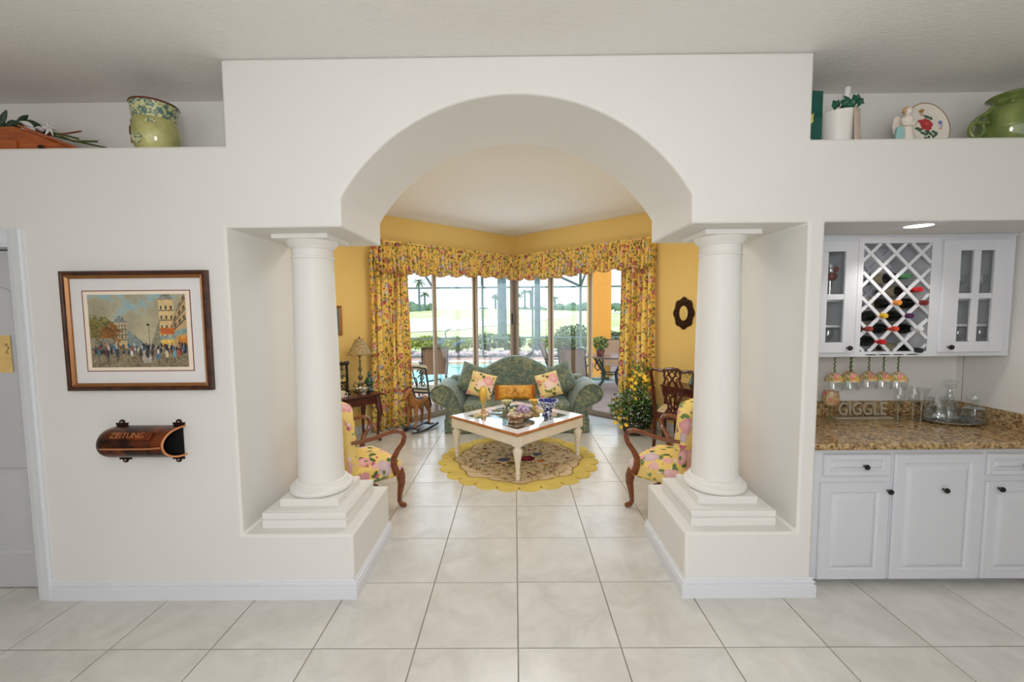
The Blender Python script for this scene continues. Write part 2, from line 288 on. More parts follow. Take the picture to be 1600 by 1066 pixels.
# ------------------------------------------------------------------ mesh helpers
class MB:
    def __init__(s): s.v = []; s.f = []
    def add(s, vs, fs, T=None):
        n = len(s.v)
        s.v += [tuple(T @ Vector(p)) for p in vs] if T is not None else [tuple(p) for p in vs]
        s.f += [tuple(i+n for i in q) for q in fs]
        return s
    def box(s, x0, x1, y0, y1, z0, z1, T=None):
        vs = [(x0, y0, z0), (x1, y0, z0), (x1, y1, z0), (x0, y1, z0), (x0, y0, z1), (x1, y0, z1), (x1, y1, z1), (x0, y1, z1)]
        return s.add(vs, [(3, 2, 1, 0), (4, 5, 6, 7), (0, 1, 5, 4), (1, 2, 6, 5), (2, 3, 7, 6), (3, 0, 4, 7)], T)
    def prism(s, poly, a, b, axis='y', T=None):
        """closed 2D outline extruded along an axis (outline in the two other axes)"""
        n = len(poly)
        g = {'y': lambda p, t: (p[0], t, p[1]), 'z': lambda p, t: (p[0], p[1], t), 'x': lambda p, t: (t, p[0], p[1])}[axis]
        vs = [g(p, a) for p in poly] + [g(p, b) for p in poly]
        fs = [tuple(range(n)), tuple(range(2*n-1, n-1, -1))] + [(i, i+n, (i+1) % n+n, (i+1) % n) for i in range(n)]
        return s.add(vs, fs, T)
    def lathe(s, prof, seg=24, T=None, cap=True, sx=1, sy=1):
        vs = []; fs = []
        for r, z in prof:
            for k in range(seg):
                a = 2*PI*k/seg; vs.append((sx*r*math.cos(a), sy*r*math.sin(a), z))
        for i in range(len(prof)-1):
            for k in range(seg):
                k2 = (k+1) % seg; fs.append((i*seg+k, i*seg+k2, (i+1)*seg+k2, (i+1)*seg+k))
        if cap:
            if prof[0][0] > 1e-4: fs.append(tuple(range(seg-1, -1, -1)))
            if prof[-1][0] > 1e-4: fs.append(tuple((len(prof)-1)*seg+k for k in range(seg)))
        return s.add(vs, fs, T)
    def tube(s, pts, r, seg=8, T=None, flat=1.0, closed=False):
        pts = [Vector(p) for p in pts]; n = len(pts); rs = r if isinstance(r, (list, tuple)) else [r]*n
        vs = []; fs = []; up = None
        for i, p in enumerate(pts):
            d = (pts[(i+1) % n] - pts[i-1]) if closed else (pts[min(i+1, n-1)] - pts[max(i-1, 0)])
            d.normalize()
            if up is None:
                up = Vector((0, 0, 1)) if abs(d.z) < .9 else Vector((0, 1, 0))
            a = d.cross(up)
            if a.length < 1e-5: a = d.cross(Vector((1, 0, 0)))
            a.normalize(); b = a.cross(d); b.normalize(); up = b
            for k in range(seg):
                t = 2*PI*k/seg; vs.append(p + rs[i]*(math.cos(t)*a + flat*math.sin(t)*b))
        m = n if closed else n-1
        for i in range(m):
            j = (i+1) % n
            for k in range(seg):
                k2 = (k+1) % seg; fs.append((i*seg+k, i*seg+k2, j*seg+k2, j*seg+k))
        if not closed: fs += [tuple(range(seg-1, -1, -1)), tuple((n-1)*seg+k for k in range(seg))]
        return s.add(vs, fs, T)
    def ball(s, c, r, seg=14, rings=8, T=None):
        rx, ry, rz = r if isinstance(r, (list, tuple)) else (r, r, r); vs = [(c[0], c[1], c[2]-rz)]; fs = []
        for i in range(1, rings):
            t = -PI/2+PI*i/rings
            for k in range(seg):
                a = 2*PI*k/seg; vs.append((c[0]+rx*math.cos(t)*math.cos(a), c[1]+ry*math.cos(t)*math.sin(a), c[2]+rz*math.sin(t)))
        vs.append((c[0], c[1], c[2]+rz)); top = len(vs)-1
        for k in range(seg):
            k2 = (k+1) % seg; fs.append((0, 1+k2, 1+k)); fs.append((top, top-seg+k, top-seg+k2))
            for i in range(rings-2): fs.append((1+i*seg+k, 1+i*seg+k2, 1+(i+1)*seg+k2, 1+(i+1)*seg+k))
        return s.add(vs, fs, T)
    def grid(s, fn, nu, nv, T=None, wrap=False):
        vs = [fn(i/(nu-1) if not wrap else i/nu, j/(nv-1)) for j in range(nv) for i in range(nu)]; fs = []
        for j in range(nv-1):
            for i in range(nu if wrap else nu-1):
                i2 = (i+1) % nu; fs.append((j*nu+i, j*nu+i2, (j+1)*nu+i2, (j+1)*nu+i))
        return s.add(vs, fs, T)
    def mesh(s, name, mat, smooth=35):
        me = bpy.data.meshes.new(name); me.from_pydata(s.v, [], s.f); me.update()
        bm = bmesh.new(); bm.from_mesh(me); bmesh.ops.recalc_face_normals(bm, faces=bm.faces); bm.to_mesh(me); bm.free()
        if mat: me.materials.append(M[mat])
        if smooth:
            me.shade_smooth(); me.set_sharp_from_angle(angle=math.radians(smooth))
        return me
    def build(s, name, mat, parent=None, smooth=35, bev=0, seg=2, solid=0, sub=0, loc=None, rot=None):
        return link(name, s.mesh(name, mat, smooth), parent, bev, seg, solid, sub, loc, rot)

def link(name, me, parent=None, bev=0, seg=2, solid=0, sub=0, loc=None, rot=None):
    o = bpy.data.objects.new(name, me); COL.objects.link(o)
    if parent: o.parent = parent
    if loc is not None: o.location = loc
    if rot is not None: o.rotation_euler = rot
    if solid: m = o.modifiers.new('s', 'SOLIDIFY'); m.thickness = solid; m.offset = 0
    if bev:
        m = o.modifiers.new('b', 'BEVEL'); m.width = bev; m.segments = seg; m.limit_method = 'ANGLE'; m.angle_limit = math.radians(40); m.harden_normals = False
    if sub: m = o.modifiers.new('u', 'SUBSURF'); m.levels = sub; m.render_levels = sub
    return o
def B(x0, x1, y0, y1, z0, z1): return MB().box(x0, x1, y0, y1, z0, z1)
def tag(o, label, cat, group=None):
    o['label'] = label; o['category'] = cat
    if group: o['group'] = group
    return o
def thing(name, label, cat, loc=(0, 0, 0), rz=0, group=None):
    o = bpy.data.objects.new(name, None); COL.objects.link(o); o.location = loc; o.rotation_euler = (0, 0, rz); o.empty_display_size = .1
    return tag(o, label, cat, group)
def structure(o): o['kind'] = 'structure'; return o
def dup(root, loc, rz, label, group=None):
    r = root.copy(); COL.objects.link(r); r.location = loc; r.rotation_euler = (0, 0, rz); r['label'] = label
    if group: r['group'] = group
    for ch in list(root.children):
        c = ch.copy(); COL.objects.link(c); c.parent = r
        for g in list(ch.children):
            d = g.copy(); COL.objects.link(d); d.parent = c
    return r
def text_mesh(body, size, ext, mat):
    c = bpy.data.curves.new('txt', 'FONT'); c.body = body; c.size = size; c.extrude = ext; c.align_x = 'CENTER'; c.align_y = 'CENTER'
    o = bpy.data.objects.new('txt', c); COL.objects.link(o); dg = bpy.context.evaluated_depsgraph_get()
    me = bpy.data.meshes.new_from_object(o.evaluated_get(dg)); bpy.data.objects.remove(o); bpy.data.curves.remove(c)
    me.materials.clear(); me.materials.append(M[mat]); return me
def sweep(path, prof):
    """moulding profile (outward, height) swept along a floor path with mitred corners"""
    P = [Vector((p[0], p[1])) for p in path]; n = len(P); vs = []; fs = []; m = len(prof)
    for i in range(n):
        d1 = (P[i]-P[i-1]).normalized() if i else (P[1]-P[0]).normalized(); d2 = (P[i+1]-P[i]).normalized() if i < n-1 else d1
        n1 = Vector((d1.y, -d1.x)); n2 = Vector((d2.y, -d2.x)); b = (n1+n2).normalized(); k = 1/max(.2, b.dot(n1))
        for (o, z) in prof: vs.append((P[i].x+b.x*o*k, P[i].y+b.y*o*k, z))
    for i in range(n-1):
        for j in range(m): j2 = (j+1) % m; fs.append((i*m+j, i*m+j2, (i+1)*m+j2, (i+1)*m+j))
    fs += [tuple(range(m)), tuple((n-1)*m+j for j in range(m-1, -1, -1))]
    return MB().add(vs, fs)
def panel_front(w, h, prof, y0=0.0):
    """raised panel door leaf seen from -y: nested rectangles at (inset, y)"""
    vs = []; fs = []
    for (ins, y) in prof:
        vs += [(-w/2+ins, y0+y, ins), (w/2-ins, y0+y, ins), (w/2-ins, y0+y, h-ins), (-w/2+ins, y0+y, h-ins)]
    for i in range(len(prof)-1):
        for k in range(4): fs.append((i*4+k, i*4+(k+1) % 4, (i+1)*4+(k+1) % 4, (i+1)*4+k))
    e = (len(prof)-1)*4; fs.append((e, e+1, e+2, e+3)); fs.append((3, 2, 1, 0))
    return MB().add(vs, fs)
def colour_mesh(me, cols):
    a = me.color_attributes.new('col', 'FLOAT_COLOR', 'POINT'); arr = np.ones((len(me.vertices), 4), dtype=np.float32); arr[:, :3] = cols
    a.data.foreach_set('color', arr.ravel())
def slin(c): c = np.asarray(c, float)/255.; return np.where(c <= .04045, c/12.92, ((c+.055)/1.055)**2.4)
def fbm(x, y, seed=0, octs=4):
    """smooth value noise, vectorised"""
    tot = np.zeros_like(x); amp = 1.0; s = 0
    for o in range(octs):
        xi = np.floor(x).astype(int); yi = np.floor(y).astype(int); fx = x-xi; fy = y-yi; fx = fx*fx*(3-2*fx); fy = fy*fy*(3-2*fy)
        def h(a, b): k = (a*374761393 + b*668265263 + (seed+o)*1442695041) & 0x7fffffff; k = ((k ^ (k >> 13))*1274126177) & 0x7fffffff; return ((k ^ (k >> 16)) & 0xffff)/65535.
        v = (h(xi, yi)*(1-fx)+h(xi+1, yi)*fx)*(1-fy)+(h(xi, yi+1)*(1-fx)+h(xi+1, yi+1)*fx)*fy
        tot += v*amp; s += amp; amp *= .5; x = x*2.03; y = y*2.03
    return tot/s
def leaves(n, c, r, size, rng, shell=.35, up=0.0):
    mb = MB()
    for i in range(n):
        while True:
            p = Vector((rng.uniform(-1, 1), rng.uniform(-1, 1), rng.uniform(-1, 1)))
            if shell < p.length < 1: break
        q = Vector((c[0]+p.x*r[0], c[1]+p.y*r[1], c[2]+p.z*r[2])); s = size*rng.uniform(.6, 1.3)
        T = Matrix.Translation(q) @ Euler((rng.uniform(-1, 1), rng.uniform(-1, 1), rng.uniform(0, 6.3))).to_matrix().to_4x4()
        mb.add([(-s, 0, 0), (0, -s*.42, s*.12), (s, 0, 0), (0, s*.42, s*.12)], [(0, 1, 2), (0, 2, 3)], T)
    return mb
def pillow_mb(w, h, t, n=13, pinch=.06):
    def top(sg):
        def fn(u, v):
            a = 2*u-1; b = 2*v-1
            k = max(0, (1-a**4))*max(0, (1-b**4)); x = a*w/2*(1-pinch*(1-b*b)); z = b*h/2*(1-pinch*(1-a*a))
            return (x, sg*t/2*k**.55, z)
        return fn
    return MB().grid(top(-1), n, n).grid(top(1), n, n)
def cushion_mb(x0, x1, y0, y1, z0, z1, puff=.03, n=9, r=.04):
    """upholstered block: rounded box with crowned top"""
    mb = MB(); cx, cy, cz = (x0+x1)/2, (y0+y1)/2, (z0+z1)/2; hx, hy, hz = (x1-x0)/2, (y1-y0)/2, (z1-z0)/2
    def place(a, b, c):
        p = Vector((a*hx, b*hy, c*hz)); q = Vector((max(-hx+r, min(hx-r, p.x)), max(-hy+r, min(hy-r, p.y)), max(-hz+r, min(hz-r, p.z))))
        d = p-q
        if d.length > 1e-6: p = q+d.normalized()*r
        p.z += c*puff*(1-a*a)*(1-b*b); p.y += b*puff*.4*(1-a*a)*(1-c*c); p.x += a*puff*.4*(1-b*b)*(1-c*c)
        return (cx+p.x, cy+p.y, cz+p.z)
    sp = lambda t: math.copysign(1-(1-abs(2*t-1))**1.6, 2*t-1)
    for ax in range(3):
        for sg in (-1, 1):
            def fn(u, v, ax=ax, sg=sg):
                q = [sp(u), sp(v)]; q.insert(ax, sg); return place(*q)
            mb.grid(fn, n, n)
    return mb
def merge_doubles(o, d=1e-4):
    bm = bmesh.new(); bm.from_mesh(o.data); bmesh.ops.remove_doubles(bm, verts=bm.verts, dist=d); bmesh.ops.recalc_face_normals(bm, faces=bm.faces); bm.to_mesh(o.data); bm.free()
    o.data.shade_smooth(); o.data.set_sharp_from_angle(angle=math.radians(50))
    return o
def RX(a): return Matrix.Rotation(a, 4, 'X')
def RY(a): return Matrix.Rotation(a, 4, 'Y')
def RZ(a): return Matrix.Rotation(a, 4, 'Z')
def TR(x, y, z): return Matrix.Translation((x, y, z))
# ------------------------------------------------------------------ the setting
YF, YB = 2.35, 3.04          # front and back face of the arch wall
CZ = 3.02                    # ceiling height
YC = 7.83                    # far corner where the two glass walls meet
S2 = math.sqrt(.5)

def build_floor():
    room = [(-5.6, -3.2), (5.6, -3.2), (5.6, 3.04), (2.95, 3.04), (2.95, 4.88), (0, YC), (-2.95, 4.88), (-2.95, 3.04), (-5.6, 3.04)]
    fl = structure(MB().prism(room, -.12, -.004, 'z').build('floor', 'grout', smooth=0))
    T = .508; gx, gy = .0045, 1.9741; J = .0035
    full = B(J, T-J, J, T-J, -.012, 0).mesh('tile', 'tile', 0)
    from mathutils import geometry
    for j in range(-3, 12):
        for i in range(-9, 9):
            x0, y0 = gx+i*T, gy+j*T
            cx, cy = x0+T/2, y0+T/2
            if abs(cx) > 4.3: continue
            if cy > 3.05 and (abs(cx) > 2.95): continue
            if j >= 2 and abs(x0+T/2)-T/2 > 2.95: continue
            # clip against the two diagonal glass walls
            poly = [(x0+J, y0+J), (x0+T-J, y0+J), (x0+T-J, y0+T-J), (x0+J, y0+T-J)]
            def clip(poly, a, b, c):
                out = []
                for k in range(len(poly)):
                    p, q = poly[k], poly[(k+1) % len(poly)]; fp = a*p[0]+b*p[1]-c; fq = a*q[0]+b*q[1]-c
                    if fp <= 0: out.append(p)
                    if (fp < 0 < fq) or (fq < 0 < fp): t = fp/(fp-fq); out.append((p[0]+t*(q[0]-p[0]), p[1]+t*(q[1]-p[1])))
                return out
            c2 = clip(clip(poly, 1, 1, YC), -1, 1, YC)
            if j >= 3: c2 = clip(clip(c2, 1, 0, 2.95), -1, 0, 2.95) if c2 else c2
            if len(c2) < 3: continue
            if c2 == poly:
                o = link('tile', full, fl, loc=(x0, y0, 0))
            else:
                ar = abs(sum(c2[k][0]*c2[(k+1) % len(c2)][1]-c2[(k+1) % len(c2)][0]*c2[k][1] for k in range(len(c2))))/2
                if ar < .004: continue
                o = MB().prism([(p[0]-x0, p[1]-y0) for p in c2], -.012, 0, 'z').build('tile', 'tile', fl, smooth=0, loc=(x0, y0, 0))
build_floor()

def build_walls():
    hw_l, hw_r, sp, top = -.945, .972, 2.285, 2.822
    cx = (hw_l+hw_r)/2; a = (hw_r-hw_l)/2; rise = top-sp; R = (a*a+rise*rise)/(2*rise); zc = top-R; th = math.asin(a/R)
    arc = [(cx+R*math.sin(t), zc+R*math.cos(t)) for t in np.linspace(-th, th, 49)]
    prof = [(-2.79, 0), (hw_l, 0), (hw_l, .38), (-1.585, .38), (-1.585, 2.13), (hw_l, 2.13)] + arc + [(hw_r, 2.13), (1.612, 2.13), (1.612, .38), (hw_r, .38), (hw_r, 0), (1.70, 0), (1.70, 2.13), (3.22, 2.13), (3.22, 0),
            (5.6, 0), (5.6, 2.57), (1.605, 2.57), (1.605, CZ), (-1.565, CZ), (-1.565, 2.57), (-5.6, 2.57), (-5.6, 0), (-3.62, 0), (-3.62, 2.05), (-2.79, 2.05)]
    structure(MB().prism(prof, YF, YB, 'y').build('wall_front', 'wall', smooth=35, bev=.014, seg=3))
    structure(B(-5.6, -1.565, 2.80, YB, 2.57, CZ).build('wall_shelf_left', 'wall', smooth=0))
    structure(B(1.605, 5.6, 2.80, YB, 2.57, CZ).build('wall_shelf_right', 'wall', smooth=0))
    structure(B(1.60, 3.30, 3.08, 3.16, 0, 2.57).build('wall_bar', 'wall', smooth=0))
    structure(B(3.22, 3.30, YB, 3.08, 0, 2.13).build('wall_bar_side', 'wall', smooth=0))
    structure(B(-5.72, -5.6, -3.2, YB, 0, CZ).build('wall_left', 'wall', smooth=0))
    structure(B(5.6, 5.72, -3.2, YB, 0, CZ).build('wall_right', 'wall', smooth=0))
    structure(B(-5.72, 5.72, -3.32, -3.2, 0, CZ).build('wall_back', 'wall', smooth=0))
    structure(B(-3.9, -2.7, YB-.06, YB, 0, 2.06).build('wall_closet', 'wall', smooth=0))
    room = [(-5.72, -3.2), (5.72, -3.2), (5.72, 3.16), (3.1, 3.16), (3.1, 4.95), (0, YC+.2), (-3.1, 4.95), (-3.1, 3.16), (-5.72, 3.16)]
    structure(MB().prism(room, CZ, CZ+.18, 'z').build('ceiling', 'ceiling', smooth=0))
    # yellow sitting-room walls
    structure(B(-3.09, -2.95, YB, 4.98, 0, CZ).build('wall_sitting_left', 'wall_yellow', smooth=0))
    structure(B(2.95, 3.09, 3.165, 4.98, 0, CZ).build('wall_sitting_right', 'wall_yellow', smooth=0))
    structure(B(-2.95, -1.615, YB, YB+.02, 0, CZ).build('wall_sitting_near_left', 'wall_yellow', smooth=0))
    structure(B(1.64, 2.95, 3.162, 3.18, 0, CZ).build('wall_sitting_near_right', 'wall_yellow', smooth=0))
    L = 4.20
    for nm, sg in (('wall_window_left', -1), ('wall_window_right', 1)):
        # local x = distance from the far corner along the wall, local y = outwards
        pr = [(0, 2.40), (2.60, 2.40), (2.60, 0), (L, 0), (L, CZ), (0, CZ)]
        T = Matrix(((sg*S2, sg*S2, 0, 0), (-S2, S2, 0, YC), (0, 0, 1, 0), (0, 0, 0, 1)))
        structure(MB().prism(pr, 0, .14, 'y', T).build(nm, 'wall_yellow', smooth=0))
    # baseboards
    bp = [(0, 0), (.020, 0), (.020, .070), (.017, .074), (.011, .076), (.011, .084), (.017, .087), (.017, .093), (.012, .096), (.007, .098), (.007, .106), (.002, .112), (0, .112)]
    structure(sweep([(-2.705, YF), (hw_l, YF), (hw_l, YB)], bp).build('baseboard_left', 'trim', smooth=25))
    structure(sweep([(hw_r, YB), (hw_r, YF), (1.70, YF), (1.70, 2.44)], bp).build('baseboard_right', 'trim', smooth=25))
    structure(sweep([(-2.94, 4.89), (-1.85, 5.98)], bp).build('baseboard_sitting_left', 'trim', smooth=25))
    structure(sweep([(1.85, 5.98), (2.94, 4.89)], bp).build('baseboard_sitting_right', 'trim', smooth=25))
build_walls()

def build_closet_door():
    # casing
    cas = MB()
    pr = [(0, 0), (.0, -.012), (.012, -.018), (.03, -.016), (.05, -.012), (.068, -.012), (.082, -.006), (.082, 0)]
    def leg(x, sg, z1): cas.prism([(x+sg*p[0], YF+p[1]) for p in pr][::sg], 0, z1, 'z')
    leg(-2.705, -1, 2.135); leg(-3.705, 1, 2.135)
    cas.prism([(YF+p[1], 2.135-p[0]) for p in pr], -3.622, -2.788, 'x')
    tr = structure(cas.build('trim_1', 'trim', smooth=30))
    structure(MB().box(-2.80, -2.785, YF, YF+.2, 0, 2.05).box(-3.625, -3.61, YF, YF+.2, 0, 2.05).box(-3.61, -2.80, YF, YF+.2, 2.04, 2.055).box(-2.815, -2.80, YF+.125, YF+.16, 0, 2.04).build('trim_2', 'trim', smooth=0))
    d = structure(bpy.data.objects.new('door_1', None)); COL.objects.link(d); d.location = (-3.205, 2.45, .008)
    W, H = .80, 2.025
    x0, x1 = -W/2+.115, W/2-.115
    def ring_panel(outline, name):
        n = len(outline); c = Vector((sum(p[0] for p in outline)/n, sum(p[1] for p in outline)/n)); vs = []; fs = []
        for ins, y in ((0, 0.004), (0, -.001), (.012, .008), (.024, .008), (.05, -.001)):
            for p in outline:
                q = Vector(p); e = Vector((max(x0+ins, min(x1-ins, q.x)), q.y+(ins if q.y < c.y else -ins))); vs.append((e.x, y, e.y))
        for i in range(4):
            for k in range(n): fs.append((i*n+k, i*n+(k+1) % n, (i+1)*n+(k+1) % n, (i+1)*n+k))
        fs.append(tuple(4*n+k for k in range(n)))
        return MB().add(vs, fs).build(name, 'door_paint', d, smooth=25)
    top = [(x, 1.80+.07*math.cos(PI*(x)/(x1-x0))) for x in np.linspace(x1, x0, 15)]
    up = [(x0, .86), (x1, .86)]+[(p[0], p[1]) for p in top]; lowp = [(x0, .215), (x1, .215), (x1, .745), (x0, .745)]
    # slab with two openings: stiles and rails
    st = MB().box(-W/2, x0, 0, .035, 0, H).box(x1, W/2, 0, .035, 0, H).box(x0, x1, 0, .035, 0, .215).box(x0, x1, 0, .035, .745, .86).box(x0, x1, .012, .035, .2, H)
    st.prism([(x0, H), (x1, H)]+top, 0, .03, 'y'); st.build('slab', 'door_paint', d, smooth=0)
    ring_panel(up, 'panel'); ring_panel(lowp, 'panel')
    n = MB().box(-.155, .085, -.0015, 0, 0, .22).build('paper_note', 'note_paper', smooth=0, loc=(-3.035, 2.449, 1.325))
    tag(n, 'tan paper note stuck on the white panel door at the left edge', 'note')
    MB().tube([(.05, -.002, .165), (.068, -.0022, .172), (.06, -.0022, .158), (.075, -.0022, .15), (.055, -.0022, .118), (.07, -.0022, .112)], .002, 4).build('pencil_mark', 'cap_dark', n, smooth=0)
build_closet_door()

def build_columns():
    def col(x, label):
        t = thing('column', label, 'column', (x, 2.675, .38), 0, 'white columns of the archway')
        pl = MB().box(-.25, .25, -.25, .25, 0, .05).box(-.245, .245, -.245, .245, .05, .058).box(-.25, .25, -.25, .25, .058, .094).box(-.235, .235, -.235, .235, .094, .1)
        pl.build('plinth', 'column', t, smooth=0, bev=.006)
        B(-.18, .18, -.18, .18, .1, .148).build('base_block', 'column', t, smooth=0, bev=.003)
        MB().lathe([(.172, .148), (.185, .155), (.19, .168), (.186, .182), (.172, .19), (.168, .192), (.168, .197), (.160, .203), (.158, .212), (.150, .218), (.142, .222)], 48).build('torus_base', 'column', t)
        H = 1.75
        sh = [(.142, .20), (.139, .25)]+[(.137-.017*(k/12)**1.6, .25+(1.615-.25)*k/12) for k in range(1, 13)]
        MB().lathe(sh, 48).build('shaft', 'column', t)
        MB().lathe([(.12, 1.61), (.127, 1.612), (.127, 1.624), (.12, 1.627), (.12, 1.672), (.127, 1.675), (.128, 1.682), (.135, 1.69), (.150, 1.712), (.152, 1.716), (.152, 1.722)], 48).build('capital', 'column', t)
        B(-.165, .165, -.165, .165, 1.72, 1.75).build('abacus', 'column', t, smooth=0, bev=.003)
    col(-1.262, 'white plaster column left of the archway, beside the painting wall')
    col(1.285, 'white plaster column right of the archway, beside the bar')
build_columns()

def build_glass_doors():
    edges = {-1: [0.03, .905, 1.73, 2.58], 1: [.03, .839, 1.657, 2.58]}; k = 2
    for sg in (-1, 1):
        e = edges[sg]
        for i in range(3):
            a, b = e[i], e[i+1]; s = (a+b)/2; w = b-a
            off = .03+.028*(i % 2)
            d = structure(bpy.data.objects.new('door_%d' % k, None)); COL.objects.link(d); k += 1
            d.location = (sg*(s*S2+off*S2), YC-s*S2+off*S2, 0); d.rotation_euler = (0, 0, -sg*PI/4)
            h = 2.40; fw = .038
            m = MB().box(-w/2-.012, -w/2+fw, -.016, .016, .015, h-.002).box(w/2-fw, w/2+.012, -.016, .016, .015, h-.002); m.build('stile', 'door_frame', d, smooth=0)
            MB().box(-w/2+fw, w/2-fw, -.016, .016, .015, .085).box(-w/2+fw, w/2-fw, -.016, .016, h-.06, h-.002).build('rail', 'door_frame', d, smooth=0)
            B(-w/2+fw, w/2-fw, -.002, .002, .085, h-.06).build('pane', 'door_glass', d, smooth=0)
            if sg == -1 and i == 0: B(w/2-.03, w/2-.012, -.032, -.016, 1.42, 1.62).build('handle', 'iron', d, smooth=0)
        tr = structure(MB().box(0, 2.6, 0.0, .12, 0, .014).build('trim_%d' % (3 if sg < 0 else 4), 'door_frame', smooth=0))
        tr.matrix_world = Matrix(((sg*S2, sg*S2, 0, 0), (-S2, S2, 0, YC), (0, 0, 1, 0), (0, 0, 0, 1)))
    MB().box(-.035, .035, -.035, .035, 0.0, 2.40).build('trim_5', 'door_frame', smooth=0, loc=(0, YC+.055, 0), rot=(0, 0, PI/4))
    structure(bpy.data.objects['trim_5'])
build_glass_doors()
# ------------------------------------------------------------------ things on and above the front wall
def paint_picture(nx=190, ny=144, w=.545, h=.405):
    """an impressionist street scene in dabs of colour: sky, corner houses, trees, crowd on a wet boulevard"""
    u, v = np.meshgrid(np.linspace(0, 1, nx), np.linspace(0, 1, ny)); rng = np.random.RandomState(4)
    n1 = fbm(u*7, v*6, 1); n2 = fbm(u*30, v*26, 2); n3 = fbm(u*70, v*60, 3, 2)
    C = np.zeros(u.shape+(3,)); put = lambda m, c: C.__setitem__(m, slin(c))
    lerp = lambda a, b, t: slin(a)*(1-t[..., None])+slin(b)*t[..., None]
    C[:] = lerp((150, 140, 116), (186, 178, 150), np.clip(n1*1.4-.2, 0, 1))
    blue = np.clip((n1*.7+n2*.3-.5)*7+1.4*(v-.75)+.7*np.exp(-((u-.55)**2+(v-.86)**2)*40)+.6*np.exp(-((u-.17)**2+(v-.95)**2)*90)-.7, 0, .85)
    C = C*(1-blue[..., None])+slin((136, 178, 188))*blue[..., None]
    glow = np.clip(1-np.abs(u-.60)*3.2-np.abs(v-.42)*2.2, 0, 1); C = C*(1-.6*glow[..., None])+slin((206, 196, 160))*.6*glow[..., None]
    # street
    st = v < .26+.01*n2; C[st] = lerp((96, 82, 62), (158, 144, 116), np.clip(n3*.9+.25*np.sin((u-.55)/(.35-v+.03)*6)*.5+.1, 0, 1))[st]
    st2 = st & (np.abs(u-.56+.2*(v-.2)) < .05) & (v > .06); C[st2] = lerp((150, 140, 118), (206, 200, 186), n3)[st2]
    # distant houses both sides
    hl = (u > .38) & (u < .60) & (v > .24) & (v < .52-(u-.38)*1.15+.02*np.round(n2*4)/4)
    C[hl] = lerp((92, 108, 108), (150, 160, 150), n3)[hl]
    hr = (u > .62) & (u < .74) & (v > .24) & (v < .30+(u-.62)*3.4)
    C[hr] = lerp((92, 100, 92), (168, 158, 128), n3)[hr]
    def house(x0, x1, y1, roof, wall, rows, cols, y0=.26):
        m = (u > x0) & (u < x1) & (v > y0) & (v < y1); C[m] = lerp(wall, tuple(min(255, c+34) for c in wall), n2)[m]
        for r in range(rows):
            zz = y0+.12+(y1-y0-.14)*r/rows
            b = m & (np.abs(v-zz) < .008); C[b] = slin((96, 84, 66))
            for c in range(cols):
                cx = x0+(x1-x0)*(c+.5)/cols; q = m & (np.abs(u-cx) < (x1-x0)/cols*.2) & (np.abs(v-zz-.04) < .025); C[q] = slin((74, 76, 76))
        rf = (v >= y1) & (v < y1+.09) & (u > x0-.005+(v-y1)*.6) & (u < x1+.005-(v-y1)*.6); C[rf] = lerp(roof, (166, 168, 164), n3)[rf]
    house(.255, .385, .62, (70, 74, 74), (170, 152, 116), 3, 4)
    house(.72, .875, .93, (92, 84, 66), (196, 166, 112), 4, 3)
    rgt = (u > .855) & (v > .26) & (v < .62+(u-.855)*3.2); C[rgt] = lerp((172, 138, 90), (206, 178, 128), n2)[rgt]
    for k in range(5):
        b = rgt & (np.abs(v-(.50+.09*k+(u-.855)*(1.2+.35*k))) < .012); C[b] = slin((92, 84, 78))
        for c in range(3):
            q = rgt & (np.abs(u-(.885+.045*c)) < .012) & (np.abs(v-(.545+.09*k+(u-.855)*(1.2+.35*k))) < .024); C[q] = slin((84, 74, 62))
    aw = (u > .84) & (np.abs(v-(.44+(u-.84)*.45)) < .035); C[aw] = lerp((104, 128, 124), (158, 178, 172), n3)[aw]
    aw = (u > .715) & (u < .88) & (np.abs(v-.405) < .022); C[aw] = lerp((120, 136, 132), (168, 176, 170), n3)[aw]
    for (x0, x1, y0, y1, c1, c2) in ((.73, .87, .45, .54, (150, 62, 36), (226, 130, 60)), (.74, .86, .29, .38, (214, 158, 50), (246, 214, 116)), (.90, .995, .27, .42, (160, 70, 40), (240, 176, 70)), (.28, .36, .27, .33, (206, 150, 50), (244, 206, 96))):
        m = (u > x0) & (u < x1) & (v > y0) & (v < y1); C[m] = lerp(c1, c2, n3)[m]
    tr = ((u-.07)/.22)**2+((v-.52)/.20)**2+.7*(n2-.5)*2 < .8; C[tr] = lerp((62, 60, 34), (150, 140, 74), n3)[tr]
    tr = ((u-.20)/.13)**2+((v-.44)/.17)**2+.9*(n2-.5)*2 < .8; C[tr] = lerp((66, 48, 26), (168, 112, 52), n3)[tr]
    tr = (u < .24) & (v > .26) & (v < .40) & (n2 > .36); C[tr] = lerp((66, 70, 58), (170, 160, 140), n3)[tr]
    pole = (np.abs(u-.607) < .0035) & (v > .26) & (v < .60); C[pole] = slin((84, 72, 48))
    lam = ((u-.603)/.018)**2+((v-.585)/.018)**2 < 1; C[lam] = slin((58, 66, 48))
    pal = [(42, 42, 48), (66, 62, 62), (38, 44, 56), (196, 190, 186), (140, 60, 48), (90, 104, 112), (112, 84, 60), (62, 96, 120), (180, 140, 110)]
    for k in range(150):
        x = rng.uniform(.02, .99); y = rng.uniform(.20, .31); hh = rng.uniform(.02, .045); c = pal[rng.randint(len(pal))]
        m = ((u-x)/rng.uniform(.006, .014))**2+((v-y)/hh)**2 < 1; C[m] = slin(c)
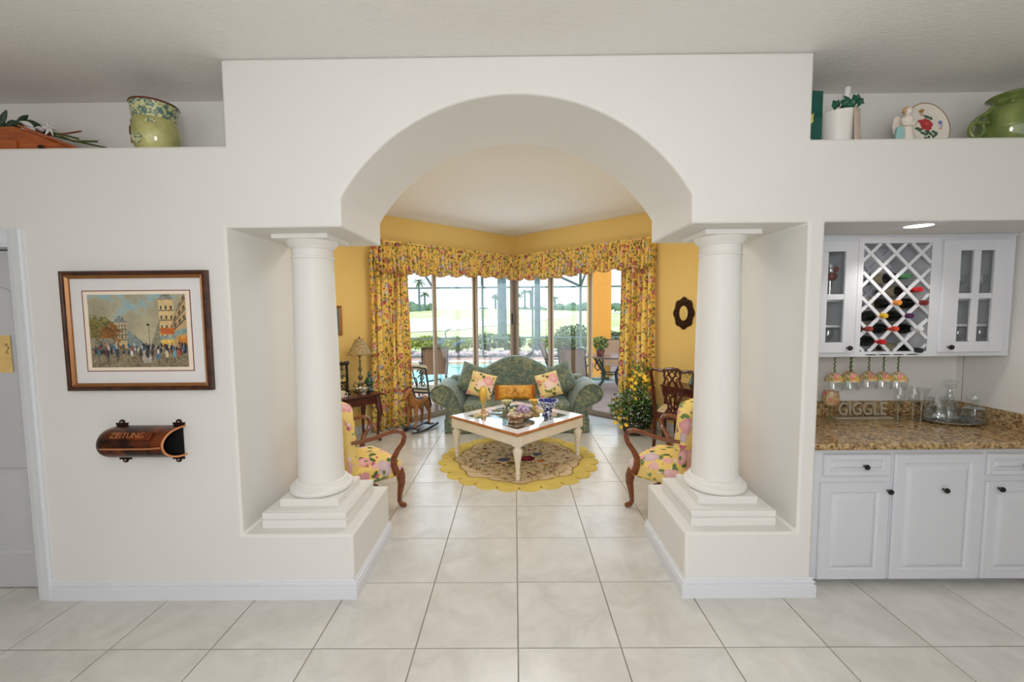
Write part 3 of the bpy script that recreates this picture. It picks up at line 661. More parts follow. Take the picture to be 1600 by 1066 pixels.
    for x, y, hh, c in ((.17, .19, .06, (40, 38, 50)), (.27, .2, .065, (44, 52, 56)), (.51, .19, .06, (52, 46, 44)), (.58, .19, .065, (44, 44, 46)), (.63, .2, .06, (74, 52, 48)), (.69, .17, .07, (70, 110, 136)), (.69, .215, .035, (206, 170, 130)), (.78, .18, .05, (196, 176, 130)), (.86, .18, .05, (84, 140, 166)), (.90, .19, .05, (170, 80, 70)), (.08, .2, .05, (70, 92, 92)), (.42, .24, .05, (120, 70, 56)), (.42, .19, .04, (206, 200, 196))):
        m = ((u-x)/(hh*.33))**2+((v-y)/hh)**2 < 1; C[m] = lerp(c, tuple(min(255, q+30) for q in c), n3)[m]
        m = (np.abs(u-x) < .006) & (v < y-hh) & (v > y-2.2*hh); C[m] = C[m]*.55
    C *= (.88+.24*n3)[..., None]
    vs = [(float(a)*w-w/2, 0, float(b)*h-h/2) for a, b in zip(u.ravel(), v.ravel())]
    fs = [(j*nx+i, j*nx+i+1, (j+1)*nx+i+1, (j+1)*nx+i) for j in range(ny-1) for i in range(nx-1)]
    me = bpy.data.meshes.new('print'); me.from_pydata(vs, [], fs); me.materials.append(M['picture_print']); colour_mesh(me, C.reshape(-1, 3)); return me

def rect_ring(w, h, ins, prof):
    """picture-frame moulding: profile (inset, y) swept round a w x h rectangle (centre origin, xz plane)"""
    vs = []; fs = []; n = len(prof)
    for sx, sz in ((-1, -1), (1, -1), (1, 1), (-1, 1)):
        for (i, y) in prof: vs.append((sx*(w/2-i), y, sz*(h/2-i)))
    for k in range(4):
        k2 = (k+1) % 4
        for j in range(n): j2 = (j+1) % n; fs.append((k*n+j, k*n+j2, k2*n+j2, k2*n+j))
    return MB().add(vs, fs)

def build_picture():
    t = thing('framed_picture', 'street-scene print in dark wood frame hung on the front wall', 'picture', (-2.095, YF-.002, 1.568))
    w, h = .812, .665
    rect_ring(w, h, 0, [(0, 0), (0, -.026), (.006, -.032), (.014, -.031), (.018, -.026), (.024, -.026), (.024, 0)]).build('frame', 'frame_wood', t, smooth=30)
    rect_ring(w-.048, h-.048, 0, [(0, 0), (0, -.024), (.006, -.027), (.012, -.022), (.017, -.016), (.017, 0)]).build('inner_moulding', 'frame_gold', t, smooth=30)
    B(-w/2+.03, w/2-.03, -.008, -.004, -h/2+.03, h/2-.03).build('mat', 'mat_board', t, smooth=0)
    x, z = .302, .226
    rect_ring(2*x, 2*z, 0, [(0, -.0075), (0, -.0095), (.005, -.0095), (.005, -.0075)]).build('mat_line', 'mat_line', t, smooth=0)
    B(-x+.005, x-.005, -.009, -.0075, -z+.005, z-.005).build('mat_core', 'mat_core', t, smooth=0)
    link('print', paint_picture(), t, loc=(0, -.0098, 0))
build_picture()

def build_newspaper_holder():
    t = thing('newspaper_holder', 'embossed copper newspaper holder on the wall below the picture', 'holder', (-2.075, YF, .942))
    # local: x along wall, y towards the room negative, z up
    def sec(u, v):
        x = -.27+.47*u
        k = 1-max(0, (.24-u)/.24)**2.2; k = max(k, .02); ang = PI*(v-.5)
        z = .082*math.sin(ang)*(.35+.65*k) if u < .24 else .082*math.sin(ang)
        y = -.13*math.cos(ang)**.75*k if math.cos(ang) > 0 else 0
        return (x+.03*u*abs(math.cos(ang))*-1*(u > .8), y, z+.004)
    body = MB().grid(sec, 40, 25).build('barrel', 'copper', t, solid=.006)
    def sec2(u, v):
        p = sec(.12+.86*u, .03+.94*v); return (p[0], p[1]*.93, p[2]*.95)
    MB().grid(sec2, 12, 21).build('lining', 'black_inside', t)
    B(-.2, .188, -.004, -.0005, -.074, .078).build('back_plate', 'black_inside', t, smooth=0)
    rim = [sec(1, v) for v in np.linspace(0, 1, 21)]; MB().tube(rim, .0055, 6).build('rim', 'copper_bright', t)
    MB().tube([(-.255, -.012, .004), (-.275, -.02, .002), (-.29, -.022, -.004)], [.009, .007, .003], 6).build('finial', 'copper', t)
    MB().tube([(-.255, -.02, .0), (-.215, -.10, -.004), (-.17, -.128, -.006), (-.1, -.135, -.006), (.1, -.137, -.004), (.165, -.135, 0)], .005, 6).build('bead', 'copper_bright', t)
    T = TR(-.02, -.118, .060) @ RX(math.radians(-42))
    MB().box(-.125, .125, -.004, .012, -.024, .024, T).build('name_plate', 'copper', t, bev=.003)
    o = link('lettering', text_mesh('ZEITUNG', .044, .0035, 'copper_bright'), t); o.matrix_local = T @ TR(0, -.006, 0) @ RX(PI/2) 
    for x, sz, bx in ((-.155, 1, 0), (.168, 1, 0), (-.15, -1, 0), (.155, -1, 0)):
        z = .085*sz
        tab = MB().prism([(x-.03, z), (x+.03, z), (x+.036, z+.022*sz), (x+.018, z+.02*sz), (x+.012, z+.036*sz), (x, z+.04*sz), (x-.012, z+.036*sz), (x-.018, z+.02*sz), (x-.036, z+.022*sz)], -.008, -.001, 'y')
        b = tab.build('bracket', 'bronze_dark', t, bev=.002)
        MB().ball((x, -.009, z+.024*sz), (.006, .003, .006), 8, 6).build('screw', 'silver', b)
build_newspaper_holder()

def build_left_shelf():
    Z = 2.57
    # planter
    t = thing('planter', 'green glazed planter with scroll band on the left plant shelf', 'planter', (-2.055, 2.50, Z)); t.scale = (.92, .92, .97)
    MB().lathe([(.05, 0), (.085, .0), (.105, .03), (.12, .07), (.125, .11), (.124, .15), (.118, .185), (.112, .2), (.104, .2), (.108, .12), (.05, .02)], 40, cap=False).build('body', 'planter_glaze', t)
    MB().lathe([(.113, .196), (.116, .21), (.121, .27), (.124, .283), (.115, .283), (.106, .2)], 40, cap=False).build('neck_band', 'planter_band', t)
    MB().lathe([(.124, .281), (.128, .285), (.126, .292), (.118, .293), (.115, .283)], 40, cap=False).build('rim', 'planter_rim', t)
    for a, z, s in ((3.75, .165, .022), (3.9, .12, .026), (3.85, .07, .022), (5.2, .16, .022), (4.5, .07, .03)):
        r = .1255-.5*(z-.115)**2*6
        d = MB().ball((0, 0, 0), (s*1.3, .003, s), 10, 6); o = d.build('leaf_motif', 'planter_flame' if a < 4 else 'planter_band', t)
        o.location = (r*math.cos(a), r*math.sin(a), z); o.rotation_euler = (0, 0, a+PI/2)
    # wooden slant-top box, its long side running back along the shelf
    t = thing('wooden_box', 'orange wood slant-top box at the left end of the plant shelf', 'box', (-2.86, 2.42, Z))
    MB().prism([(-.30, 0), (.42, 0), (.405, .02), (.10, .138), (.07, .145), (-.30, .145)], 0, .30, 'y').build('case', 'orange_wood', t, bev=.006)
    MB().prism([(.43, .008), (.436, .02), (.11, .151), (.10, .143)], -.012, .312, 'y').build('lid', 'orange_wood', t, bev=.003)
    MB().box(-.30, .085, -.008, 0, 0, .05).box(.06, .09, -.01, 0, 0, .065).build('base_moulding', 'orange_wood', t, bev=.002)
    MB().ball((.225, -.008, .028), (.02, .008, .012), 10, 6).build('latch', 'bronze_dark', t)
    # artificial lily spray lying on the box
    t = thing('flower_spray', 'artificial white flower spray lying on the orange wood box', 'flowers', (-2.88, 2.56, Z+.148))
    MB().tube([(-.05, 0, .03), (.15, 0, .025), (.30, -.02, -.04), (.47, -.05, -.055)], .006, 6).tube([(0, .03, .03), (.18, .02, .02), (.34, -.03, -.03)], .006, 6).tube([(.05, .0, .03), (.22, .03, -.01), (.42, .06, -.05)], .005, 6).build('stem', 'stem_green', t)
    MB().tube([(.12, .01, .01), (.24, 0, .012), (.36, -.03, .012)], .005, 6).build('twig', 'stem_brown', t)
    def leaf(mb, p, d, w, droop=.3):
        p = Vector(p); d = Vector(d); L = d.length; d.normalize(); s = d.cross(Vector((0, 1, 0.2))).normalized()
        pts = []
        for k in range(6):
            tt = k/5; c = p+d*L*tt+Vector((0, 0, -droop*L*tt*tt)); ww = w*math.sin(PI*min(1, tt*.93+.05)); pts += [c-s*ww, c+Vector((0, -.006, 0)), c+s*ww]
        fs = []
        for k in range(5):
            for q in (0, 1): fs.append((k*3+q, k*3+q+1, k*3+q+4, k*3+q+3))
        mb.add(pts, fs)
    lm = MB()
    for p, d, w in (((-.06, 0, .03), (.12, -.03, .13), .022), ((-.1, -.02, .02), (.16, -.05, .08), .028), ((.0, -.02, .04), (.15, -.03, .05), .026), ((.02, 0, .03), (-.14, -.04, .06), .024), ((-.12, -.05, 0), (.14, -.06, .035), .024), ((-.15, 0, .04), (.05, 0, .16), .02), ((-.06, -.03, .03), (.05, -.02, .02), .02)):
        leaf(lm, p, d, w)
    lm.build('leaf', 'leaf_dark', t, solid=.001)
    fm = MB()
    for k in range(6):
        a = k*PI/3; leaf(fm, (.09, -.03, .03), (.075*math.cos(a), -.02+.03*math.sin(a*2), .05*math.sin(a)), .018)
    for k in range(6):
        a = k*PI/3; leaf(fm, (.165, -.02, .035), (.045*math.cos(a)+.02, -.02, .04*math.sin(a)), .012)
    fm.build('blossom', 'petal_white', t, solid=.001)
build_left_shelf()

def build_right_shelf():
    Z = 2.57
    t = thing('gift_box', 'tall dark green box standing on the right plant shelf', 'box', (1.715, 2.50, Z), .12)
    B(-.08, .055, 0, .09, 0, .325).build('carton', 'box_green', t, bev=.003)
    MB().prism([(-.03, .14), (-.022, .152), (-.012, .142), (-.002, .155), (-.005, .17), (-.002, .2), (-.012, .19), (-.022, .205), (-.03, .195)], -.002, 0, 'y').build('gold_mark', 'mark_gold', t, smooth=0)
    t = thing('ice_bucket', 'white ceramic ice bucket draped with a towel on the right plant shelf', 'bucket', (1.87, 2.53, Z))
    MB().lathe([(.06, 0), (.075, .0), (.082, .06), (.09, .17), (.095, .2), (.086, .2), (.08, .15), (.06, .01)], 32, cap=False).build('pail', 'bucket_white', t)
    def tw(u, v):
        a = -1.35+1.25*u; r = .094+.012*v+.006*math.sin(u*17); z = .205-.2*v+.006*math.sin(u*9); return (r*math.cos(a), r*math.sin(a), z)
    MB().grid(tw, 20, 12).build('towel', 'towel', t, solid=.006)
    bt = thing('wine_bottle', 'green bottle with white foil standing in the ice bucket', 'bottle', (1.89, 2.54, Z+.03)); bt.rotation_euler = (0, math.radians(7), 0)
    MB().lathe([(.0, 0), (.036, .005), (.036, .17), (.03, .2), (.016, .235), (.0145, .26)], 20).build('glass_body', 'bottle_green', bt)
    MB().lathe([(.0165, .25), (.0165, .328), (.012, .332), (0, .332)], 16).build('foil', 'foil_white', bt)
    iv = thing('ivy_sprig', 'teal green ivy sprig lying over the ice bucket rim', 'ivy', (1.86, 2.47, Z+.205))
    lm = MB()
    def ivl(x, z, s, a):
        T = TR(x, -.02, z) @ RY(a) @ RZ(.2)
        lm.add([(0, 0, -s), (s*.9, .01, -s*.3), (s*.5, 0, .1*s), (s*.7, .01, s*.7), (0, -.01, s*.45), (-s*.7, .01, s*.7), (-s*.5, 0, .1*s), (-s*.9, .01, -s*.3), (0, -.012, 0)], [(8, i, (i+1) % 8) for i in range(8)], T)
    for x, z, s, a in ((-.055, .02, .03, 1.2), (0, .035, .036, .4), (.035, .03, .034, -.3), (.02, .012, .034, 2.2), (.075, .03, .03, 2.7), (.055, .05, .03, 1.2)): ivl(x, z, s, a)
    lm.build('leaf', 'leaf_teal', iv, solid=.001); MB().tube([(-.06, -.015, .02), (0, -.018, .03), (.08, -.015, .03)], .003, 5).build('vine', 'stem_green', iv)
    # angel figurine
    t = thing('angel_figurine', 'cream porcelain angel figurine beside the rose plate', 'figurine', (2.235, 2.49, Z))
    MB().lathe([(.042, 0), (.044, .01), (.036, .05), (.026, .1), (.024, .12), (.03, .14), (.026, .165), (.011, .178), (.01, .185)], 20).build('gown', 'porcelain', t)
    MB().ball((.004, -.003, .2), (.018, .019, .022), 14, 10).build('head', 'porcelain', t)
    MB().ball((.0, .005, .206), (.021, .02, .021), 14, 10).build('hair', 'porcelain_hair', t)
    MB().tube([(-.026, 0, .155), (-.034, -.02, .12), (-.006, -.036, .115)], .008, 8).tube([(.026, 0, .155), (.034, -.02, .125), (.006, -.036, .118)], .008, 8).build('arm', 'porcelain', t)
    for sg in (-1, 1): MB().prism([(0, .15), (sg*.03, .185), (sg*.055, .17), (sg*.06, .12), (sg*.045, .07), (sg*.02, .09)], .02, .028, 'y').build('wing', 'porcelain', t, bev=.002)
    MB().prism([(-.075, 0), (-.035, 0), (-.03, .06), (-.035, .1), (-.055, .112), (-.075, .1), (-.08, .05)], -.03, -.01, 'y').build('teal_sash', 'porcelain_teal', t, bev=.006)
    # rose plate on easel
    t = thing('rose_plate', 'white collector plate with a red rose and gold rim on the right plant shelf', 'plate', (2.43, 2.58, Z))
    R = .142; nr, na = 46, 140; vs = [(0, 0, 0)]; rr = [0]; aa = [0]
    for i in range(1, nr+1):
        for k in range(na): r = i/nr; a = 2*PI*k/na; rr.append(r); aa.append(a); y = -.012*max(0, (r-.62)/.38)**1.5; vs.append((R*r*math.cos(a), y, R*r*math.sin(a)))
    fs = [(0, 1+k, 1+(k+1) % na) for k in range(na)]+[(1+(i-1)*na+k, 1+i*na+k, 1+i*na+(k+1) % na, 1+(i-1)*na+(k+1) % na) for i in range(1, nr) for k in range(na)]
    r = np.array(rr); a = np.array(aa); x = r*np.cos(a); z = r*np.sin(a); C = np.tile(slin((233, 226, 214)), (len(x), 1)); nz = fbm(x*14+30, z*14+30, 5)
    def el(cx, cz, ex, ez, c, rot=0, rough=.5):
        dx, dz = x-cx, z-cz; p = dx*math.cos(rot)+dz*math.sin(rot); q = -dx*math.sin(rot)+dz*math.cos(rot); m = (p/ex)**2+(q/ez)**2+rough*(nz-.5) < 1; C[m] = slin(c); return m
    for cx, cz, rot in ((-.3, -.15, .5), (-.2, -.28, -.4), (-.05, -.32, .2), (.05, -.45, .8), (.15, -.3, -.6), (.27, -.42, .3), (.32, -.22, -.3), (.0, -.2, 0), (-.1, -.5, .5), (.12, -.58, .1), (.4, -.3, .9), (-.42, -.1, .1), (.1, .42, .4), (.22, .38, -.4), (0, .45, 0)): el(cx, cz, .12 if abs(cz) < .4 else .08, .065, (52, 92, 66), rot)
    el(.0, .1, .29, .26, (186, 34, 42), 0, .9); el(-.28, .2, .13, .06, (176, 34, 42), -.6); el(.03, .13, .1, .07, (214, 66, 66), .4, 1.5); el(-.05, .03, .06, .05, (140, 20, 32))
    el(-.15, .68, .14, .06, (158, 116, 58), .3, 1.4); el(-.16, .55, .08, .1, (150, 104, 50), 0, 1.6); el(-.16, .55, .04, .05, (226, 214, 196))
    el(.66, .2, .09, .07, (112, 116, 186), 0, 1.); el(.68, .06, .07, .08, (186, 176, 206), 0, 1.); el(.64, -.05, .06, .05, (206, 160, 120))
    el(0, -.8, .2, .06, (170, 160, 150), 0, 1.6); el(0, -.8, .12, .03, (230, 226, 216))
    C[r > .965] = slin((150, 106, 58))
    me = bpy.data.meshes.new('disc'); me.from_pydata(vs, [], fs); me.materials.append(M['plate_print']); me.shade_smooth(); colour_mesh(me, C)
    o = link('disc', me, t, solid=.004); o.location = (0, -.0, .150); o.rotation_euler = (math.radians(-9), 0, math.radians(6))
    MB().tube([(-.07, .03, .1), (-.06, -.02, .02), (-.06, -.045, .012), (-.06, -.05, .035)], .005, 6).tube([(.07, .03, .1), (.06, -.02, .02), (.06, -.045, .012), (.06, -.05, .035)], .005, 6).tube([(0, .10, .005), (0, .035, .12), (-.07, .03, .1)], .005, 6).tube([(-.06, -.02, .005), (.06, -.02, .005)], .005, 6).build('easel', 'plate_gold', t)
    [MB().ball((e*.062, -.052, .03), (.02, .01, .018), 10, 6).build('easel_finial', 'porcelain', t) for e in (-1, 1)]
    # urn
    t = thing('urn', 'large glossy green urn with ring handle on the right plant shelf', 'urn', (2.875, 2.54, Z), -.15)
    MB().lathe([(.10, 0), (.115, .0), (.138, .05), (.15, .11), (.147, .16), (.128, .21), (.098, .245), (.082, .262), (.08, .275), (.074, .27), (.07, .2)], 48, cap=False).build('body', 'glaze_green', t)
    MB().lathe([(.08, .27), (.086, .28), (.104, .29), (.107, .296), (.101, .302), (.078, .292), (.07, .2)], 48, cap=False).build('lip', 'glaze_green', t)
    for sg in (-1, 1):
        MB().tube([(sg*.105, -.02, .235), (sg*.145, -.03, .20), (sg*.195, -.04, .172), (sg*.215, -.045, .155), (sg*.205, -.05, .14), (sg*.15, -.045, .14)], [.014, .014, .013, .013, .013, .015], 8).build('lug', 'glaze_green', t)
        MB().tube([(sg*.203+.034*math.cos(k), -.045, .108+.042*math.sin(k)) for k in np.linspace(0, 2*PI, 17)[:-1]], .012, 8, closed=True).build('ring', 'glaze_green', t)
    md = MB(); rng = random.Random(3)
    for k in range(12):
        a = k*PI/6; md.ball((.045*math.cos(a), 0, .05*math.sin(a)), (.017, .01, .017), 8, 6)
    md.ball((0, -.004, 0), (.03, .012, .034), 12, 8); md.tube([(-.03, -.006, .052), (0, -.01, .075), (.03, -.006, .052)], .012, 7); md.tube([(.036*math.cos(k), -.006, .04*math.sin(k)) for k in np.linspace(0, 2*PI, 17)[:-1]], .005, 6, closed=True)
    o = md.build('medallion', 'medallion', t); o.location = (.045, -.150, .13); o.rotation_euler = (.0, 0, .1)
build_right_shelf()
# ------------------------------------------------------------------ the bar niche
LEAF = [(0, 0), (0, -.012), (.008, -.021), (.054, -.021), (.058, -.012), (.066, -.008), (.074, -.008), (.078, -.012), (.098, -.020), (.104, -.0205)]
DRAW = [(0, 0), (0, -.012), (.006, -.021), (.032, -.021), (.035, -.012), (.039, -.008), (.044, -.008), (.047, -.012), (.058, -.020), (.061, -.0205)]
def knob(parent, x, z, y=-.0205):
    MB().lathe([(.006, 0), (.006, .012), (.014, .018), (.0165, .024), (.014, .030), (.007, .032), (0, .032)], 14, TR(x, y, z) @ RX(PI/2)).build('knob', 'knob_black', parent)
def build_base_cabinets():
    yb, yf = 3.07, 2.455
    def unit(x0, x1, label, parts):
        t = thing('base_cabinet', label, 'cabinet', ((x0+x1)/2, yf, 0), 0, 'white base cabinets of the bar')
        w = x1-x0
        MB().box(-w/2, w/2, 0, yb-yf, .03, .838).box(-w/2, w/2, .05, yb-yf, 0, .03).build('body', 'cabinet', t, smooth=0)
        for kind, a, b, z0, z1, kx, kz in parts:
            a -= (x0+x1)/2; b -= (x0+x1)/2; kx -= (x0+x1)/2
            o = panel_front(b-a, z1-z0, DRAW if kind == 'drawer' else LEAF).build(kind, 'cabinet', t, smooth=25, loc=((a+b)/2, 0, z0))
            knob(o, kx-(a+b)/2, kz-z0)
    unit(1.702, 2.222, 'white base cabinet with one drawer over a door, next to the archway', [('drawer', 1.815, 2.205, .672, .805, 2.045, .735), ('door', 1.802, 2.207, .035, .632, 2.19, .586)])
    unit(2.224, 2.752, 'white base cabinet with one full-height door in the middle of the bar', [('door', 2.232, 2.742, .035, .805, 2.515, .592)])
    unit(2.754, 3.218, 'white base cabinet with a drawer over a door at the right edge of the bar', [('drawer', 2.772, 3.20, .672, .805, 2.98, .735), ('door', 2.775, 3.20, .035, .632, 2.836, .597)])
    t = tag(B(1.703, 3.217, 2.41, 3.078, .838, .875).build('countertop', 'granite', None, 0, bev=.005), 'brown speckled granite countertop of the bar', 'countertop')
    t = thing('backsplash', 'granite backsplash strip behind the bar counter', 'backsplash', (0, 0, .875))
    B(1.703, 3.217, 3.056, 3.078, .0005, .108).build('back_strip', 'granite', t, smooth=0, bev=.002)
    B(3.195, 3.217, 2.43, 3.056, .0005, .108).build('side_strip', 'granite', t, smooth=0, bev=.002); B(1.703, 1.722, 2.43, 3.056, .0005, .108).build('side_strip', 'granite', t, smooth=0, bev=.002)
build_base_cabinets()

def wine_glass_parts(t, h=.2, rb=.036, bowl=.085, mat='crystal', stem=None, flare=1.0, twist=False, seg=20):
    zb = h-bowl
    MB().lathe([(0, .002), (.032, .0), (.033, .003), (.008, .006), (.004, .012)], seg, cap=False).build('foot', 'crystal', t)
    if twist:
        MB().tube([(.0035*math.cos(k*1.9), .0035*math.sin(k*1.9), .006+(zb-.006)*k/12) for k in range(13)], .0042, 6).build('stem', stem or 'crystal', t)
    else: MB().lathe([(.0045, .006), (.0035, zb*.5), (.006, zb)], 10).build('stem', stem or 'crystal', t)
    pr = [(.004, zb), (rb*.7, zb+bowl*.12), (rb, zb+bowl*.38), (rb*.98, zb+bowl*.62), (rb*.84*flare, h)]
    if flare > 1.2: pr = [(.004, zb), (rb*.42, zb+bowl*.3), (rb*.65, zb+bowl*.6), (rb*1.05, zb+bowl*.9), (rb*1.2, h)]
    MB().lathe(pr, seg, cap=False).build('bowl', mat, t)
    return t

def build_upper_cabinets():
    yf, yb, z0, z1 = 2.75, 3.076, 1.345, 2.112
    d = yb-yf
    def case(t, x0, x1):
        c = (x0+x1)/2; w = x1-x0
        MB().box(-w/2, -w/2+.016, 0, d, 0, z1-z0).box(w/2-.016, w/2, 0, d, 0, z1-z0).box(-w/2+.016, w/2-.016, 0, d, 0, .018).box(-w/2+.016, w/2-.016, 0, d, z1-z0-.03, z1-z0).box(-w/2+.016, w/2-.016, d-.01, d, .018, z1-z0-.03).build('case', 'cabinet', t, smooth=0)
        return w
    def glass_unit(x0, x1, dx0, dx1, panes, label, kx, shelves=(.19, .36)):
        c = (x0+x1)/2; t = thing('wall_cabinet', label, 'cabinet', (c, yf, z0), 0, 'white wall cabinets of the bar'); w = case(t, x0, x1)
        MB().box(-w/2, dx0-c+.02, -.002, -.0002, 0, z1-z0).box(dx1-c-.02, w/2, -.002, -.0002, 0, z1-z0).box(dx0-c+.02, dx1-c-.02, -.002, -.0002, 0, .03).box(dx0-c+.02, dx1-c-.02, -.002, -.0002, z1-z0-.035, z1-z0).build('face_frame', 'cabinet', t, smooth=0)
        h = 2.088-1.372; dr = MB(); a, b = dx0-c, dx1-c; zb = 1.372-z0
        (p0, p1), (p2, p3) = [(q[0]-c, q[1]-c) for q in panes]; r1, r2, r3, r4 = 1.44-z0, 1.715-z0, 1.75-z0, 2.02-z0
        dr.box(a, p0, -.022, -.003, zb, zb+h).box(p3, b, -.022, -.003, zb, zb+h).box(p0, p3, -.022, -.003, zb, r1).box(p0, p3, -.022, -.003, r4, zb+h)
        o = dr.build('door', 'cabinet', t, smooth=0, bev=.003)
        MB().box(p1, p2, -.019, -.004, r1, r4).box(p0, p1, -.0188, -.0042, r2, r3).box(p2, p3, -.0188, -.0042, r2, r3).build('muntin', 'cabinet', o, smooth=0, bev=.002)
        for (u, v) in ((p0, p1), (p2, p3)):
            for (s, e) in ((r1, r2), (r3, r4)): B(u, v, -.011, -.009, s, e).build('pane', 'pane', o, smooth=0)
        knob(o, kx-c, 1.405-z0, -.022)
        for s in shelves: B(-w/2+.016, w/2-.016, .03, d-.01, s, s+.016).build('shelf', 'cabinet', t, smooth=0)
    glass_unit(1.705, 2.205, 1.775, 2.185, ((1.85, 1.955), (2.005, 2.112)), 'white wall cabinet with glass door next to the archway', 2.145)
    glass_unit(2.70, 3.20, 2.735, 3.14, ((2.84, 2.925), (2.97, 3.055)), 'white wall cabinet with glass door right of the wine rack', 2.79)
    # wine rack
    x0, x1 = 2.206, 2.699; c = (x0+x1)/2
    t = thing('wine_rack', 'white wall cabinet with diamond lattice wine rack', 'wine rack', (c, yf, z0)); w = case(t, x0, x1)
    ox0, ox1, oz0, oz1 = 2.24-c, 2.672-c, 1.378-z0, 2.072-z0
    MB().box(-w/2, ox0, -.004, -.0002, 0, z1-z0).box(ox1, w/2, -.004, -.0002, 0, z1-z0).box(ox0, ox1, -.004, -.0002, 0, oz0).box(ox0, ox1, -.004, -.0002, oz1, z1-z0).build('face_frame', 'cabinet', t, smooth=0)
    for k in range(4): MB().ball((2.315-c+.088*k, -.004, .012), (.041, .002, .0035), 14, 6).build('foot_slot', 'black_inside', t)
    px, pz, D = 2.286-c, 2.008-z0, .162
    for layer, y in ((0, .001), (1, d-.03)):
        for sg in (1, -1):
            for k in range(-8, 9):
                # line through (px + k*D, pz) with slope sg, clipped to the opening
                f = lambda x: pz+sg*(x-(px+k*D)); g = lambda z: px+k*D+sg*(z-pz)
                xs = sorted([max(ox0, min(g(oz0), g(oz1))), min(ox1, max(g(oz0), g(oz1)))])
                a, b = max(ox0, min(g(oz0), g(oz1))), min(ox1, max(g(oz0), g(oz1)))
                if b-a < .02: continue
                m = (a+b)/2; L = (b-a)*math.sqrt(2)
                T = TR(m, y+(.004 if sg > 0 else .0), f(m)) @ RY(-sg*PI/4)
                MB().box(-L/2, L/2, -.004 if sg > 0 else -.004, .006, -.0095, .0095, T).build('slat', 'cabinet', t, smooth=0)
    # crown strip closing the gap above the wall cabinets
    structure(MB().box(1.702, 3.218, yf+.004, yb, 2.1125, 2.129).build('trim_6', 'cabinet', smooth=0))
    # bottles lying in the rack
    proto = None
    caps = [(1411, 428, 'green', 'green-capped wine bottle lying highest in the lattice rack'), (1431, 448, 'red', 'red-capped wine bottle just below the green-capped one in the rack'), (1441, 468, 'maroon', 'maroon-capped wine bottle at the right side of the rack, middle row'),
            (1400, 468, 'orange', 'orange-capped wine bottle in the middle row of the rack'), (1420, 488, 'purple', 'purple-capped wine bottle right of the yellow-capped one in the rack'), (1380, 488, 'yellow', 'yellow-capped wine bottle in the lattice rack'),
            (1358, 508, 'rust', 'rust-brown-capped wine bottle at the left side of the lattice rack'), (1398, 508, 'coral', 'orange-red-capped wine bottle in the lower middle of the rack'), (1436, 508, 'white', 'white-capped wine bottle at the right side of the rack'),
            (1379, 528, 'red', 'red-capped wine bottle low in the rack above the bottom row'), (1438, 541, 'black', 'black-capped wine bottle lying lowest in the lattice rack')]
    body = MB().lathe([(0, .30), (.034, .298), (.0365, .29), (.0365, .125), (.033, .105), (.02, .075), (.0145, .055), (.0145, .0)], 18).mesh('glass_body', 'bottle_dark')
    lab = MB().lathe([(.0372, .15), (.0372, .25)], 18, cap=False).mesh('paper_label', 'label_paper')
    for (u, v, cn, label) in caps:
        # place the cap end on the rack front, about 2.70 m out
        X = (u-800)/660.05-.0064; Zz = -(v-533)/660.05
        Y = 2.715; x = Y*(X+.0088*(-Zz)*-1); z = 1.6586+(481.5-(u-800)*.0088-v)/660.05*Y*1.02
        b = thing('wine_bottle', label, 'bottle', (x, Y, z), 0, 'wine bottles lying in the rack'); b.rotation_euler = (math.radians(-91), 0, 0)
        link('glass_body', body, b); link('paper_label', lab, b)
        MB().lathe([(0, -.004), (.0155, -.003), (.0165, .0), (.0165, .055), (.0155, .058)], 16).build('cap', 'cap_'+cn, b)
    # glasses on the cabinet shelves
    proto = None
    spots = [(1.90, 2.93, 1.363, 'plain goblet at the back of the left glass cabinet, lowest shelf'), (2.13, 2.88, 1.363, 'plain goblet at the front of the left glass cabinet, lowest shelf'), (2.14, 2.92, 1.721, 'clear goblet on the top shelf of the left glass cabinet'),
             (2.985, 2.86, 1.363, 'goblet left on the lowest shelf of the right glass cabinet'), (3.06, 2.97, 1.363, 'goblet in the middle of the lowest shelf in the right glass cabinet'), (3.13, 2.86, 1.363, 'goblet right on the lowest shelf of the right glass cabinet'),
             (2.985, 2.87, 1.721, 'tall goblet left on the top shelf of the right glass cabinet'), (3.07, 2.97, 1.721, 'tall goblet in the middle of the top shelf in the right glass cabinet'), (3.14, 2.88, 1.721, 'tall goblet right on the top shelf of the right glass cabinet')]
    for i, (x, y, z, lb) in enumerate(spots):
        if proto is None:
            proto = wine_glass_parts(thing('goblet', lb, 'glass', (x, y, z), 0, 'goblets inside the wall cabinets'), .16, .034, .08, 'crystal')
        else: dup(proto, (x, y, z), 0, lb)
    bt = proto.copy()
    t = thing('ornament_glass', 'pink flower-decorated glass behind the left cabinet door', 'glass', (2.10, 2.84, 1.721))
    wine_glass_parts(t, .235, .034, .1, 'crystal'); MB().ball((0, -.005, .15), (.036, .036, .03), 12, 8).ball((.01, -.03, .195), .018, 10, 6).build('flower', 'cap_maroon', t)
    COL.objects.link(bt); bpy.data.objects.remove(bt)
    # recessed light in the soffit
    t = thing('recessed_light', 'round recessed ceiling light above the bar', 'light', (2.335, 2.49, 2.13))
    MB().lathe([(.066, -.001), (.10, -.005), (.122, -.002), (.122, 0), (.066, 0)], 32, cap=False).build('trim_ring', 'trim', t)
    MB().lathe([(0, -.0005), (.066, -.0005), (.066, 0), (0, 0)], 32, cap=False).build('lens', 'bulb', t)
    l = lamp('bar_lamp', 'SPOT', (2.335, 2.49, 2.12), (0, 0, 0), 13, (1, .94, .85), spot_size=math.radians(130), spot_blend=.6, shadow_soft_size=.05)
build_upper_cabinets()

